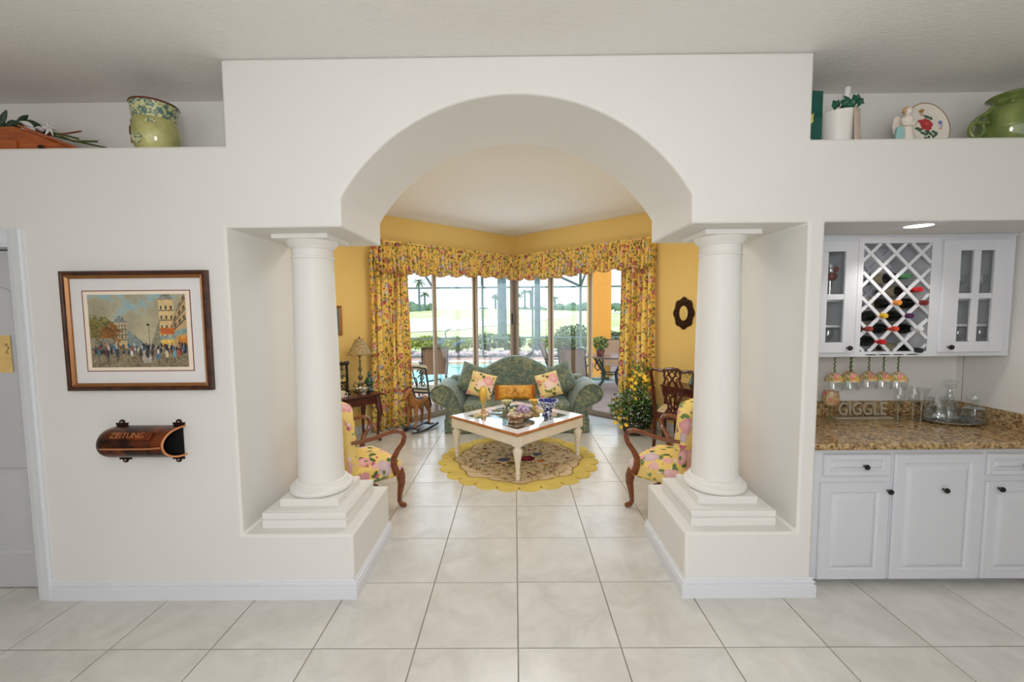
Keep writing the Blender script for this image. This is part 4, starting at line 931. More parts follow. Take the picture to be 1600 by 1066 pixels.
def build_bar_items():
    Z = .8755
    gl = [(2.125, 2.80, 'painted goblet hanging leftmost under the wall cabinets'), (2.235, 2.80, 'painted goblet hanging second from the left under the wall cabinets'), (2.285, 2.87, 'painted goblet hanging third from the left under the wall cabinets'), (2.385, 2.84, 'painted goblet hanging third from the right under the wine rack'), (2.475, 2.83, 'painted goblet hanging second from the right under the wine rack'), (2.545, 2.80, 'painted goblet hanging rightmost under the wine rack')]
    proto = None
    for x, y, lb in gl:
        if proto is None:
            proto = wine_glass_parts(thing('hanging_goblet', lb, 'glass', (x, y, 1.343), 0, 'painted goblets hanging under the cabinets'), .225, .044, .115, 'painted_glass', 'stem_green', 1.0, True)
            for ch in proto.children:
                if ch.name.startswith('bowl'):
                    bowl = ch
            # only the lower half of each bowl is painted; its mouth is clear
            zb = .11; pr = [(.004, zb-.004), (.02, zb+.004), (.04, zb+.018), (.052, zb+.04), (.055, zb+.058)]
            me = MB().lathe(pr, 20, cap=False).mesh('bowl', 'painted_glass'); bowl.data = me
            MB().lathe([(.055, zb+.058), (.053, zb+.085), (.046, zb+.115)], 20, cap=False).build('rim', 'crystal', proto)
            proto.rotation_euler = (PI, 0, 0)
            r = proto
        else:
            r = dup(proto, (x, y, 1.343), 0, lb); r.rotation_euler = (PI, 0, 0)
    t = thing('standing_goblet', 'painted goblet standing at the left end of the bar counter', 'glass', (2.205, 2.93, Z)); wine_glass_parts(t, .21, .052, .11, 'painted_glass', 'stem_green')
    # word sign
    t = thing('word_sign', 'silver word sign of cut-out letters standing on the bar counter', 'sign', (2.475, 2.99, Z))
    MB().box(-.2, .2, -.035, .02, 0, .012).build('base', 'pewter', t, bev=.003)
    o = link('lettering', text_mesh('GIGGLE', .125, .007, 'pewter'), t); o.rotation_euler = (PI/2, 0, 0); o.location = (0, 0, .012+.052); o.scale = (.80, 1.05, 1)
    # clear stemware
    for i, (x, y, fl, lb) in enumerate(((2.68, 2.93, 1.0, 'slim clear champagne flute on the bar counter, left of the flared one'), (2.80, 2.95, 1.0, 'slim clear champagne flute half hidden behind the flared glass'), (2.82, 2.91, 1.5, 'flared clear cocktail glass on the bar counter'))):
        t = thing('champagne_flute' if fl < 1.2 else 'cocktail_glass', lb, 'glass', (x, y, Z)); wine_glass_parts(t, .235, .033 if fl < 1.2 else .04, .125 if fl < 1.2 else .12, 'crystal', None, fl)
    # tray with crystal
    t = thing('silver_tray', 'oval silver tray holding the crystal on the bar counter', 'tray', (3.0, 2.865, Z))
    MB().lathe([(0, .006), (.165, .006), (.18, .012), (.187, .02), (.189, .018), (.18, .006), (.165, 0), (0, 0)], 40, cap=False, sy=.66).build('dish', 'silver', t)
    Zt = Z+.0065
    t = thing('crystal_jar', 'cut crystal jar with wide neck on the silver tray', 'jar', (2.915, 2.885, Zt))
    MB().lathe([(.05, 0), (.07, .006), (.078, .035), (.07, .075), (.052, .1), (.05, .11)], 28).build('body', 'crystal_cut', t); MB().lathe([(.05, .11), (.053, .14), (.053, .155)], 28, cap=False).build('neck', 'crystal', t)
    MB().lathe([(.045, .153), (.062, .157), (.062, .166), (.04, .172), (0, .174)], 28).build('lid', 'crystal_cut', t)
    MB().tube([(-.05, 0, .13), (-.085, 0, .135), (-.09, 0, .1), (-.07, 0, .08)], .006, 8).build('handle', 'crystal_cut', t)
    t = thing('decanter', 'tall crystal decanter with large ball stopper on the tray', 'decanter', (3.035, 2.935, Zt))
    MB().lathe([(.06, 0), (.07, .01), (.066, .06), (.045, .11), (.024, .15), (.018, .18), (.022, .195)], 28).build('body', 'crystal_cut', t); MB().lathe([(.014, .195), (.012, .205), (.036, .23), (.042, .25), (.034, .272), (0, .28)], 20).build('stopper', 'crystal', t)
    t = thing('square_decanter', 'square crystal decanter with ball stopper at the right of the tray', 'decanter', (3.09, 2.825, Zt), .2)
    B(-.052, .052, -.04, .04, 0, .1).build('body', 'crystal_cut', t, bev=.006); MB().lathe([(.05, .098), (.03, .112), (.016, .118), (.016, .132), (.026, .136), (.026, .142)], 20).build('neck', 'crystal', t); MB().lathe([(.012, .142), (.026, .152), (.031, .17), (.024, .19), (0, .198)], 18).build('stopper', 'crystal', t)
    B(-.046, .046, -.034, .034, .006, .05).build('spirit', 'crystal', t)
build_bar_items()
# ------------------------------------------------------------------ sitting room
def wallframe(sg, s, off, z=0):
    """point at distance s from the far corner along a glass wall, off metres into the room; and the rotation that faces the room"""
    return (sg*(s*S2-off*S2), YC-s*S2-off*S2, z), -sg*PI/4

def build_curtains():
    # local: x along wall, y out of the wall negative (into the room), z up
    def drape(sg, s0, s1, label, seed):
        (x, y, z), rz = wallframe(sg, (s0+s1)/2, .10); rng = random.Random(seed)
        t = thing('curtain', label, 'curtain', (x, y, 0), rz, 'floral curtains'); w = s1-s0; n = 6; ph = [rng.uniform(-.5, .5) for _ in range(n+2)]
        def fn(u, v):
            a = u*n*2*PI; k = ph[int(u*n)]
            yy = -.055*math.sin(a+k)*(.7+.3*v)-.012*math.sin(a*2.3+v*2); xx = (u-.5)*w*(1+.05*v*v)+.012*math.sin(a*1.3+v*5)
            return (xx, yy, 2.50*(1-v)+.012)
        MB().grid(fn, 110, 40).build('panel', 'curtain', t, solid=.003)
    drape(-1, 2.27, 2.86, 'yellow floral curtain hanging left of the glass doors', 1)
    drape(1, 2.29, 2.80, 'yellow floral curtain hanging right of the glass doors', 2)
    def valance(sg, label, seed):
        (x, y, z), rz = wallframe(sg, 1.445, .135); rng = random.Random(seed)
        t = thing('valance', label, 'valance', (x, y, 0), rz, 'floral valances'); L = 2.70 if sg < 0 else 2.66; n = 40; sc = L/9.0
        def bot(p):
            q = p % sc; h = abs(2*q/sc-1); return 2.255-.05*(1-h**1.6)-.02*math.sin(p*2.2)
        def fn(u, v):
            p = u*L; a = u*n*2*PI
            zt = 2.635; zb = bot(p); zz = zt+(zb-zt)*v
            sn = math.sin(a+1.3*math.sin(p*3)); yy = -.040*math.copysign(abs(sn)**.7, sn)*(.45+.55*v)-.02*v-.014*math.sin(a*.37)
            return (p-L/2, yy, zz)
        MB().grid(fn, 420, 14).build('skirt', 'curtain', t, solid=.003)
        pts = [(u*L-L/2, -.012-.006*math.sin(u*n*4*PI), 2.638+.010*math.sin(u*n*5*PI)) for u in np.linspace(0, 1, 160)]
        MB().tube(pts, .016, 6).build('ruffle', 'curtain', t)
        edge = [(u*L-L/2, fn(u, 1)[1]-.002, bot(u*L)) for u in np.linspace(0, 1, 220)]
        MB().tube(edge, .007, 5).build('fringe_edge', 'cap_coral' if False else 'edge_trim', t)
        # return to the wall at the outer end
        xo = sg*L/2
        MB().grid(lambda u, v: (xo+.006*math.sin(u*14), .13*u-.02, 2.635-.40*v), 8, 6).build('end_return', 'curtain', t, solid=.003)
    simple('edge_trim', (186, 140, 92), .8)
    valance(-1, 'yellow floral valance over the left glass wall', 3); valance(1, 'yellow floral valance over the right glass wall', 4)
build_curtains()

def build_rug():
    cx, cy, R = .03, 4.66, .885; t = thing('rug', 'round yellow scallop-edged floral rug under the coffee table', 'rug', (cx, cy, 0))
    na, nr = 320, 110; ns = 24
    vs = []; rr = []; aa = []
    for i in range(nr+1):
        for k in range(na):
            a = 2*PI*k/na; e = 1-.065*(1-abs(math.sin(a*ns/2))**.7); r = R*e*i/nr; vs.append((r*math.cos(a), r*math.sin(a), .010)); rr.append(r/R); aa.append(a)
    n0 = len(vs); e0 = nr*na
    for k in range(na): p = vs[e0+k]; vs.append((p[0]*1.004, p[1]*1.004, 0.0005)); rr.append(1.); aa.append(aa[e0+k])
    fs = [(i*na+k, i*na+(k+1) % na, (i+1)*na+(k+1) % na, (i+1)*na+k) for i in range(nr) for k in range(na)]+[(e0+k, e0+(k+1) % na, n0+(k+1) % na, n0+k) for k in range(na)]
    P = np.array(vs); x, y = P[:, 0], P[:, 1]; r = np.array(rr); a = np.array(aa); rng = np.random.RandomState(8)
    nz = fbm(x*9+40, y*9+40, 3); n2 = fbm(x*30+40, y*30+40, 6)
    C = np.tile(slin((214, 192, 156)), (len(x), 1))*(.9+.2*n2)[:, None]
    def el(ex, ey, w, h, c, rot):
        dx, dy = x-ex, y-ey; m = ((dx*math.cos(rot)+dy*math.sin(rot))/w)**2+((-dx*math.sin(rot)+dy*math.cos(rot))/h)**2+.5*(n2-.5) < 1; C[m] = slin(c)
    for k in range(420):
        b = rng.uniform(0, 2*PI); q = math.sqrt(rng.uniform(.0, 1))*.62; c = [(136, 118, 70), (150, 130, 86), (112, 98, 58), (168, 128, 84), (176, 150, 104)][rng.randint(5)]
        el(q*math.cos(b), q*math.sin(b), rng.uniform(.02, .045), rng.uniform(.006, .011), c, rng.uniform(0, PI))
    for k in range(26):
        b = 2*PI*k/26+rng.uniform(-.1, .1); q = rng.uniform(.25, .6); c = [(120, 34, 44), (150, 60, 60), (84, 92, 108), (190, 120, 70), (104, 40, 64)][rng.randint(5)]
        for j in range(4): el(q*math.cos(b)+rng.uniform(-.018, .018), q*math.sin(b)+rng.uniform(-.018, .018), .014, .012, c, 0)
    for ex, ey, w, h, c in ((.09, -.02, .10, .085, (112, 26, 44)), (.08, -.01, .05, .04, (160, 60, 72)), (-.16, -.05, .075, .06, (92, 96, 120)), (-.05, .12, .07, .06, (150, 130, 130)), (.25, -.1, .05, .04, (200, 120, 60)), (.02, -.22, .05, .04, (176, 150, 90)), (.22, .12, .06, .05, (90, 96, 116)), (-.08, -.16, .05, .05, (130, 112, 60))): el(ex, ey, w, h, c, .3)
    inner = .775+.028*np.cos(a*8)+.018*np.sin(a*16+1)
    C[(r > inner)] = (slin((214, 190, 104))*(.86+.28*nz)[:, None])[r > inner]
    C[np.abs(r-inner) < .011] = slin((150, 124, 66))
    sw = (r > .66) & (r < inner) & (np.abs(np.sin(a*8+r*14)) < .12); C[sw] = slin((160, 132, 88))
    sw = (r > inner) & (r < .97) & (np.abs(((a*ns/(2*PI)) % 1)-.5) > .47) & (r > .9); C[sw] = slin((150, 120, 48))
    me = bpy.data.meshes.new('pile'); me.from_pydata(vs, [], fs); me.materials.append(M['rug_print']); me.shade_smooth(); colour_mesh(me, C); link('pile', me, t)
build_rug()

def build_coffee_table():
    t = thing('coffee_table', 'square cream coffee table with glass top and turned legs on the rug', 'coffee table', (.02, 4.72, .0105), PI/4); H = .475; a = .538
    rect = lambda w, i, pr: None
    # frame of the top, lying flat: ring in xy
    vs = []; fs = []; pr = [(0, H-.026), (-.004, H-.016), (0, H-.006), (.006, H), (.02, H), (.02, H-.026)]
    def ring(prof, name, mat):
        vs = []; fs = []; n = len(prof)
        for sx, sy in ((-1, -1), (1, -1), (1, 1), (-1, 1)):
            for i, z in prof: vs.append((sx*(a-i), sy*(a-i), z))
        for k in range(4):
            for j in range(n): fs.append((k*n+j, k*n+(j+1) % n, ((k+1) % 4)*n+(j+1) % n, ((k+1) % 4)*n+j))
        MB().add(vs, fs).build(name, mat, t, smooth=25)
    ring(pr, 'edge_band', 'table_edge'); ring([(.02, H-.026), (.02, H-.0005), (.125, H-.0005), (.13, H-.004), (.13, H-.026)], 'top_border', 'white_top')
    B(-a+.13, a-.13, -a+.13, a-.13, H-.010, H-.004).build('glass_panel', 'table_glass', t, smooth=0)
    MB().box(-.012, .012, -a+.13, a-.13, H-.026, H-.011).box(-a+.13, -.013, -.012, .012, H-.026, H-.0112).box(.013, a-.13, -.012, .012, H-.026, H-.0112).build('cross_bar', 'cream_paint', t, smooth=0)
    for k in range(4):
        T = RZ(k*PI/2); MB().box(-a+.09, a-.09, -a+.02, -a+.045, H-.13, H-.026, T).build('apron', 'cream_paint', t, smooth=0, bev=.003)
    prof = [(.012, 0), (.02, 0), (.023, .03), (.019, .055), (.027, .062), (.027, .07), (.019, .078), (.021, .11), (.032, .2), (.044, .262), (.05, .285), (.046, .302), (.034, .312), (.030, .318), (.034, .325), (.03, .345)]
    leg = MB().lathe(prof, 16); q = a-.052
    leg.box(-.04, .04, -.04, .04, .34, H-.026)
    for s in (-.024, 0, .024): leg.box(s-.006, s+.006, -.044, .044, .352, H-.03).box(-.044, .044, s-.006, s+.006, .352, H-.03)
    me = leg.mesh('leg', 'cream_paint')
    for sx in (-1, 1):
        for sy in (-1, 1): link('leg', me, t, loc=(sx*q, sy*q, 0))
    Zt = .0105+H+.0002; Zg = .0105+H-.0035
    # objects on the table
    t = thing('vase', 'slender yellow vase on a stem foot on the coffee table', 'vase', (-.362, 4.74, Zg)); MB().lathe([(.008, .12), (.024, .14), (.042, .2), (.044, .26), (.036, .31), (.028, .335), (.024, .335), (.03, .28)], 24, cap=False).build('body', 'yellow_ceramic', t)
    MB().lathe([(.0, 0), (.055, .0), (.052, .012), (.03, .022), (.036, .035), (.026, .05), (.03, .062), (.014, .08), (.01, .12)], 20).build('foot', 'amber_glass', t)
    for nm, x, y, lb, mt in (('bowl', -.10, 5.06, 'small pale green footed bowl at the back of the coffee table', 'celadon'), ('bowl', .235, 5.08, 'small gold footed bowl at the back of the coffee table', 'yellow_ceramic')):
        t = thing('footed_bowl', lb, 'bowl', (x, y, Zt if False else Zg)); MB().lathe([(0, 0), (.035, 0), (.034, .008), (.014, .02), (.014, .03), (.045, .05), (.068, .09), (.07, .1), (.064, .1), (.04, .06), (0, .045)], 24, cap=False).build('bowl', mt, t)
    t = thing('glass_plate', 'flat clear glass plate on the coffee table beside the yellow vase', 'plate', (-.16, 4.80, Zg)); MB().lathe([(0, .002), (.09, .002), (.14, .014), (.15, .02), (.149, .016), (.09, 0), (0, 0)], 32, cap=False).build('dish', 'crystal_cut', t)
    t = thing('shell_box', 'brown banded shell boxes stacked on the coffee table', 'box', (.0, 4.44, Zg))
    MB().lathe([(0, 0), (.075, 0), (.085, .012), (.083, .03), (.07, .04), (0, .042)], 22).build('lower_box', 'shell_stone', t); MB().lathe([(0, .04), (.07, .04), (.088, .055), (.09, .07), (.078, .088), (.05, .1), (0, .104)], 22).build('upper_box', 'shell_stone', t)
    MB().lathe([(.0895, .062), (.093, .065), (.0895, .069)], 22, cap=False).build('band', 'cap_rust', t)
    t = thing('pedestal_stone', 'polished brown stone slab behind the shell boxes on the coffee table', 'stone', (.12, 4.56, Zg)); o = MB().ball((0, 0, .04), (.1, .055, .04), 16, 8).build('slab', 'shell_stone', t)
    t = thing('amethyst_cluster', 'lilac crystal cluster resting on the brown stone slab', 'crystal', (.085, 4.57, Zg+.08)); rng = random.Random(2); m = MB()
    for k in range(34):
        a1 = rng.uniform(0, 6.28); r1 = rng.uniform(0, .065); z1 = .075*(1-(r1/.075)**2); s = rng.uniform(.016, .026)
        m.lathe([(s*.7, 0), (s, s*.6), (s*.6, s*1.5), (0, s*1.9)], 6, TR(r1*math.cos(a1), .7*r1*math.sin(a1), max(0, z1-.02)) @ RX(rng.uniform(-.6, .6)) @ RY(rng.uniform(-.6, .6)))
    m.box(-.06, .06, -.035, .035, 0, .02); m.build('points', 'amethyst', t, smooth=0)
    t = thing('glass_bird', 'small pale figurine with a dark looped tail next to the crystal cluster', 'figurine', (-.055, 4.58, Zg)); MB().ball((0.02, 0, .055), (.045, .03, .05), 14, 8).ball((.045, -.01, .11), .02, 10, 6).build('body', 'celadon', t); MB().tube([(-.02, 0, .075), (-.045, 0, .10), (-.035, 0, .14), (-.005, 0, .148)], .007, 8).build('tail', 'black_lacquer', t)
    t = thing('blue_bowl', 'blue and white porcelain footed bowl on the coffee table', 'bowl', (.37, 4.73, Zg)); MB().lathe([(.0, 0), (.06, .0), (.058, .012), (.05, .04), (.045, .058), (.07, .085), (.103, .13), (.115, .165), (.118, .17)], 32, cap=False).build('outside', 'blue_white', t); MB().lathe([(.118, .17), (.112, .17), (.1, .135), (.06, .09), (0, .075)], 32, cap=False).build('inside', 'blue_glaze', t)
build_coffee_table()

def build_sofa():
    X0, Y0 = .02, 5.65
    t = thing('sofa', 'green leaf-patterned camelback sofa with rolled arms facing the arch', 'sofa', (X0, Y0, 0))
    MB().box(-.90, .90, .03, .78, .04, .25).build('base', 'sofa_fabric', t, bev=.02)
    def skirt(u, v): return (-.985+1.97*u, .012+.012*math.sin(u*40)*(1-v)-.02*(1-v), .004+.2*v)
    MB().grid(skirt, 80, 6).build('skirt', 'sofa_fabric', t, solid=.01)
    arm = [(.74, .01), (.985, .01), (.965, .22), (.945, .34), (.985, .375), (1.06, .40), (1.135, .455), (1.17, .53), (1.15, .60), (1.09, .655), (1.01, .672), (.92, .645), (.845, .575), (.79, .47), (.755, .35), (.74, .25)]
    for sg in (-1, 1):
        MB().prism([(sg*p[0], p[1]) for p in arm], 0.0, .74, 'y').build('arm', 'sofa_fabric', t, smooth=50, bev=.03, seg=3)
        MB().tube([(sg*p[0], -.006, p[1]) for p in arm[2:]], .009, 6).build('piping', 'sofa_fabric', t)
    xs = np.linspace(-1.0, 1.0, 41); zf = lambda x: .70+.29*.5*(1+math.cos(PI*min(1, abs(x)/.82)))
    out = [(-1.0, .2), (1.0, .2)]+[(x, zf(x)) for x in xs[::-1]]
    sh = Matrix(((1, 0, 0, 0), (0, 1, .14, 0), (0, 0, 1, 0), (0, 0, 0, 1)))
    MB().prism(out, .56, .72, 'y', sh).build('back', 'sofa_fabric', t, smooth=50, bev=.045, seg=3)
    for a, b in ((-.735, -.004), (.004, .735)): merge_doubles(cushion_mb(a, b, -.005, .60, .25, .405, .022, 9, .05).build('seat_cushion', 'sofa_fabric', t))
    def pil(name, label, w, h, th, x, y, z, lean, roll, yaw, mat, grp, extra=None):
        # the pillow's lowest point comes to rest on the seat
        R = Euler((lean, roll, yaw)).to_matrix()
        mb = pillow_mb(w, h, th); low = min((R @ Vector(v)).z for v in mb.v)
        o = thing(name, label, 'pillow', (X0+x, Y0+y, z-low), 0, grp); o.rotation_euler = (lean, roll, yaw)
        merge_doubles(mb.build('cover', mat, o))
        return o
    seat = .425
    pil('sofa_pillow', 'square green leaf-patterned pillow leaning in the left sofa corner', .46, .44, .13, -.63, .40, seat, math.radians(-20), math.radians(14), math.radians(-22), 'sofa_fabric', 'pillows on the sofa')
    pil('sofa_pillow', 'square green leaf-patterned pillow leaning in the right sofa corner', .46, .44, .13, .63, .40, seat, math.radians(-20), math.radians(-14), math.radians(22), 'sofa_fabric', 'pillows on the sofa')
    pil('throw_pillow', 'yellow rose-patterned pillow tilted on the left side of the sofa', .36, .36, .11, -.49, .25, seat, math.radians(-24), math.radians(14), math.radians(-6), 'pillow_fabric', 'pillows on the sofa')
    pil('throw_pillow', 'yellow rose-patterned pillow tilted on the right side of the sofa', .33, .36, .11, .455, .25, seat, math.radians(-24), math.radians(-13), math.radians(8), 'pillow_fabric', 'pillows on the sofa')
    o = pil('bolster_pillow', 'gold fringed lumbar pillow in the middle of the sofa', .50, .215, .12, -.02, .22, seat, math.radians(-22), 0, 0, 'gold_fabric', 'pillows on the sofa')
    for sg in (-1, 1):
        m = MB()
        for k in range(14): z = -.1+.2*k/13; m.tube([(sg*.235, 0, z), (sg*.262, -.012, z-.004), (sg*.285, -.006+.006*(k % 3), z-.012)], .0075, 5)
        m.build('fringe', 'fringe', o)
    MB().tube([(-.05, -.064, -.03), (-.01, -.066, .0), (.03, -.066, .03), (.0, -.066, .05), (-.02, -.066, .03), (.03, -.066, -.02), (.06, -.064, -.05)], .004, 5).tube([(-.12, -.058, .04), (-.14, -.056, .0), (-.1, -.06, -.03)], .003, 5).tube([(.12, -.058, .04), (.14, -.056, 0), (.1, -.06, -.03)], .003, 5).build('embroidery', 'embroidery', o)
build_sofa()

def build_armchairs():
    t = thing('armchair', 'x', 'armchair', (0, 0, 0), 0, 'floral armchairs')
    # faces -y
    out = [(-.30, -.28), (-.15, -.305), (.15, -.305), (.30, -.28), (.285, -.05), (.25, .17), (-.25, .17), (-.285, -.05)]
    MB().prism(out, .285, .42, 'z').build('seat', 'chair_fabric', t, smooth=50, bev=.03, seg=3)
    MB().grid(lambda u, v: ((2*u-1)*(.285-.04*v), -.285+.45*v, .412+.055*(1-(2*u-1)**4)*(1-(2*v-1)**4)), 17, 15).build('seat_top', 'chair_fabric', t)
    # upholstered back: curved slab with a rounded top
    def back(u, v, off):
        x = (2*u-1); wv = .255+.02*v; rd = 1-.20*max(0, abs(x)-.5)**2/.3; z = .33+.60*v*rd; y = .10+.06*v+off*(1-.6*abs(x)**6)-.02*(1-x*x); return (x*wv, y, z)
    b = MB().grid(lambda u, v: back(u, v, -.07), 17, 13).grid(lambda u, v: back(u, v, .06), 17, 13)
    n = 17; base = len(b.v)//2
    rim = [(0, i) for i in range(n)]+[(j, n-1) for j in range(1, 13)]+[(12, i) for i in range(n-2, -1, -1)]+[(j, 0) for j in range(11, 0, -1)]
    for k in range(len(rim)):
        p, q = rim[k], rim[(k+1) % len(rim)]; i0, i1 = p[0]*n+p[1], q[0]*n+q[1]; b.f.append((i0, i1, base+i1, base+i0))
    b.build('backrest', 'chair_fabric', t, smooth=60, bev=.02, seg=2)
    for sg in (-1, 1):
        pts = [(.272, .135, .652), (.29, .06, .652), (.31, -.03, .662), (.325, -.12, .682), (.33, -.21, .692), (.33, -.265, .675), (.328, -.29, .63), (.324, -.275, .575), (.316, -.23, .52), (.306, -.20, .46), (.302, -.20, .40), (.30, -.225, .32)]
        rs = [.016, .02, .02, .02, .022, .022, .022, .022, .024, .029, .033, .036]
        sm = []
        for k in range(len(pts)-1):
            for q in (0, .5): sm.append(tuple(Vector(pts[k]).lerp(Vector(pts[k+1]), q)))
        sm.append(pts[-1]); r2 = []
        for k in range(len(rs)-1): r2 += [rs[k], (rs[k]+rs[k+1])/2]
        r2.append(rs[-1])
        MB().tube([(sg*p[0], p[1], p[2]) for p in sm], r2, 10, flat=.8).build('arm', 'walnut', t)
        fl = [(sg*.262, -.262, .335), (sg*.272, -.278, .28), (sg*.272, -.282, .22), (sg*.262, -.27, .13), (sg*.258, -.265, .06), (sg*.264, -.28, .03), (sg*.27, -.305, .018), (sg*.272, -.32, .016)]
        MB().tube(fl, [.04, .038, .032, .022, .018, .022, .022, .014], 10).build('leg', 'walnut', t)
        MB().tube([(sg*.215, .14, .30), (sg*.215, .15, .15), (sg*.215, .175, .0005)], [.026, .022, .018], 8).build('leg', 'walnut', t)
    d = (-.725, .689); t.location = (1.345, 3.46, 0); t.rotation_euler = (0, 0, math.atan2(d[0], -d[1])); t['label'] = 'yellow floral armchair with wooden arms behind the right column'
    d2 = (.725, .689); dup(t, (-1.36, 3.485, 0), math.atan2(d2[0], -d2[1]), 'yellow floral armchair with wooden arms behind the left column')
build_armchairs()

def build_desk():
    (x, y, z), rz = wallframe(-1, 3.40, .30); c = Vector((x, y, 0))
    t = thing('writing_table', 'dark mahogany writing table with curved legs against the left yellow wall', 'table', (x, y, 0), rz)
    # local x along the wall (right = towards the glass), -y = into the room; right end near x=+.42
    H = .632; x0, x1, y0, y1 = -.60, .45, -.27, .27
    B(x0, x1, y0, y1, H-.022, H).build('top', 'mahogany', t, bev=.006)
    MB().box(x0+.05, x1-.05, y0+.04, y0+.06, H-.13, H-.022).box(x0+.05, x1-.05, y1-.06, y1-.04, H-.13, H-.022).box(x0+.05, x0+.07, y0+.06, y1-.06, H-.13, H-.022).box(x1-.07, x1-.05, y0+.06, y1-.06, H-.13, H-.022).build('apron', 'mahogany', t, bev=.003)
    MB().box(-.35, .16, y0+.03, y0+.039, H-.12, H-.035).build('drawer', 'mahogany', t, bev=.003)
    for sx in (0, 1):
        for sy in (-1, 1):
            px = (x1-.06 if sx else x0+.06); py = sy*.215; ox = .02 if sx else -.02; oy = sy*.02
            MB().tube([(px, py, H-.03), (px+ox*.4, py+oy*.4, H-.16), (px+ox, py+oy, H-.24), (px, py, .22), (px-ox*.3, py-oy*.3, .08), (px+ox*.3, py+oy*.3, .035), (px+ox*1.2, py+oy*1.2, .02)], [.036, .04, .034, .021, .016, .022, .02], 8).build('leg', 'mahogany', t)
    RT = Matrix.Rotation(rz, 4, 'Z')
    def on(lx, ly): p = c+(RT @ Vector((lx, ly, 0))); return (p.x, p.y, H+.0005)
    # lamp
    t = thing('table_lamp', 'ornate metal table lamp with beige pierced shade on the writing table', 'lamp', on(.31, .08))
    MB().lathe([(.0, 0), (.095, 0), (.1, .012), (.07, .03), (.045, .045), (.03, .07), (.042, .095), (.02, .12), (.012, .14), (.03, .17), (.034, .19), (.012, .215), (.009, .25), (.024, .28), (.026, .3), (.009, .32), (.008, .37), (.02, .39), (.008, .41), (.007, .44), (.036, .47), (.038, .478), (.012, .482), (.005, .5), (.005, .62)], 20).build('stem', 'lamp_metal', t)
    MB().lathe([(.15, .49), (.145, .5), (.05, .685), (.046, .685), (.14, .50), (.146, .488)], 28, cap=False).build('shade', 'lamp_shade', t)
    m = MB()
    for k in range(22): a = 2*PI*k/22; m.ball((.149*math.cos(a), .149*math.sin(a), .489), (.014, .014, .012), 8, 5)
    m.build('shade_fringe', 'lamp_shade', t); MB().lathe([(.004, .62), (.006, .69), (.012, .70), (.006, .715), (0, .72)], 10).build('finial', 'lamp_metal', t)
    for k in range(4):
        a = k*PI/2+.4; MB().tube([(.03*math.cos(a), .03*math.sin(a), .1), (.075*math.cos(a), .075*math.sin(a), .12), (.09*math.cos(a), .09*math.sin(a), .07), (.06*math.cos(a), .06*math.sin(a), .05)], .009, 6).build('scroll', 'lamp_metal', t)
    # lacquer stand with scenic panel
    t = thing('lacquer_screen', 'black carved tabletop screen with a landscape panel on the writing table', 'screen', on(-.09, -.0), rz)
    w = .40; MB().box(-w/2, -w/2+.03, -.015, .015, 0, .40).box(w/2-.03, w/2, -.015, .015, 0, .40).box(-w/2+.03, w/2-.03, -.013, .013, .37, .40).box(-w/2+.03, w/2-.03, -.013, .013, .14, .165).box(-w/2+.03, w/2-.03, -.013, .013, .06, .075).build('frame', 'black_lacquer', t, bev=.003)
    B(-w/2+.03, w/2-.03, -.004, .004, .165, .37).build('landscape_panel', 'scenic_print', t, smooth=0)
    m = MB()
    for k in range(7): x = -.14+.28*k/6; m.tube([(x+.018*math.cos(q), 0, .107+.026*math.sin(q)) for q in np.linspace(0, 2*PI, 11)[:-1]], .006, 5, closed=True)
    m.build('fretwork', 'black_lacquer', t)
    for sx in (-1, 1): MB().prism([(-.075, 0), (.075, 0), (.06, .04), (.03, .06), (.022, .15), (-.022, .15), (-.03, .06), (-.06, .04)], sx*(w/2-.015)-.012, sx*(w/2-.015)+.012, 'x').build('foot', 'black_lacquer', t, bev=.003)
    m = MB()
    for k in range(8): m.ball((-w/2+.03+(w-.06)*k/7, 0, .405), (.024, .012, .014), 8, 5)
    m.ball((w/2, 0, .395), .026, 8, 6); m.build('crest', 'black_lacquer', t)
    # bowl and teacup
    t = thing('shell_bowl', 'white patterned bowl at the front of the writing table', 'bowl', on(.24, -.12)); MB().lathe([(0, 0), (.04, 0), (.038, .01), (.075, .045), (.1, .075), (.094, .075), (.05, .03), (0, .018)], 24, cap=False).build('bowl', 'celadon_white', t)
    t = thing('teacup', 'pale porcelain cup and saucer on the writing table', 'cup', on(-.06, -.18)); MB().lathe([(0, 0), (.07, 0), (.085, .012), (.0, .008)], 20, cap=False).build('saucer', 'porcelain', t); MB().lathe([(0, .01), (.03, .01), (.05, .05), (.058, .075), (.053, .075), (.03, .03), (0, .02)], 20, cap=False).build('cup', 'porcelain', t); MB().tube([(.05, 0, .06), (.08, 0, .06), (.075, 0, .03), (.045, 0, .03)], .005, 6).build('handle', 'porcelain', t)
    t = thing('jade_figurine', 'dark green carved figurine beside the lamp on the writing table', 'figurine', on(.385, -.02)); MB().lathe([(.045, 0), (.05, .01), (.04, .03), (.042, .08), (.05, .13), (.045, .17), (.022, .195)], 14, sy=.75).build('robe', 'jade', t); MB().ball((0, 0, .222), (.024, .022, .03), 12, 8).ball((0, .0, .25), (.014, .014, .014), 8, 6).build('head', 'jade', t)
    MB().tube([(-.045, 0, .15), (-.05, -.025, .11), (0, -.045, .1)], .014, 8).tube([(.045, 0, .15), (.05, -.025, .11), (0, -.045, .1)], .014, 8).build('arm', 'jade', t)
twotone('celadon_white', (120, 116, 96), (232, 228, 216), 30, .45, .55, .15, coat=.4)
build_desk()

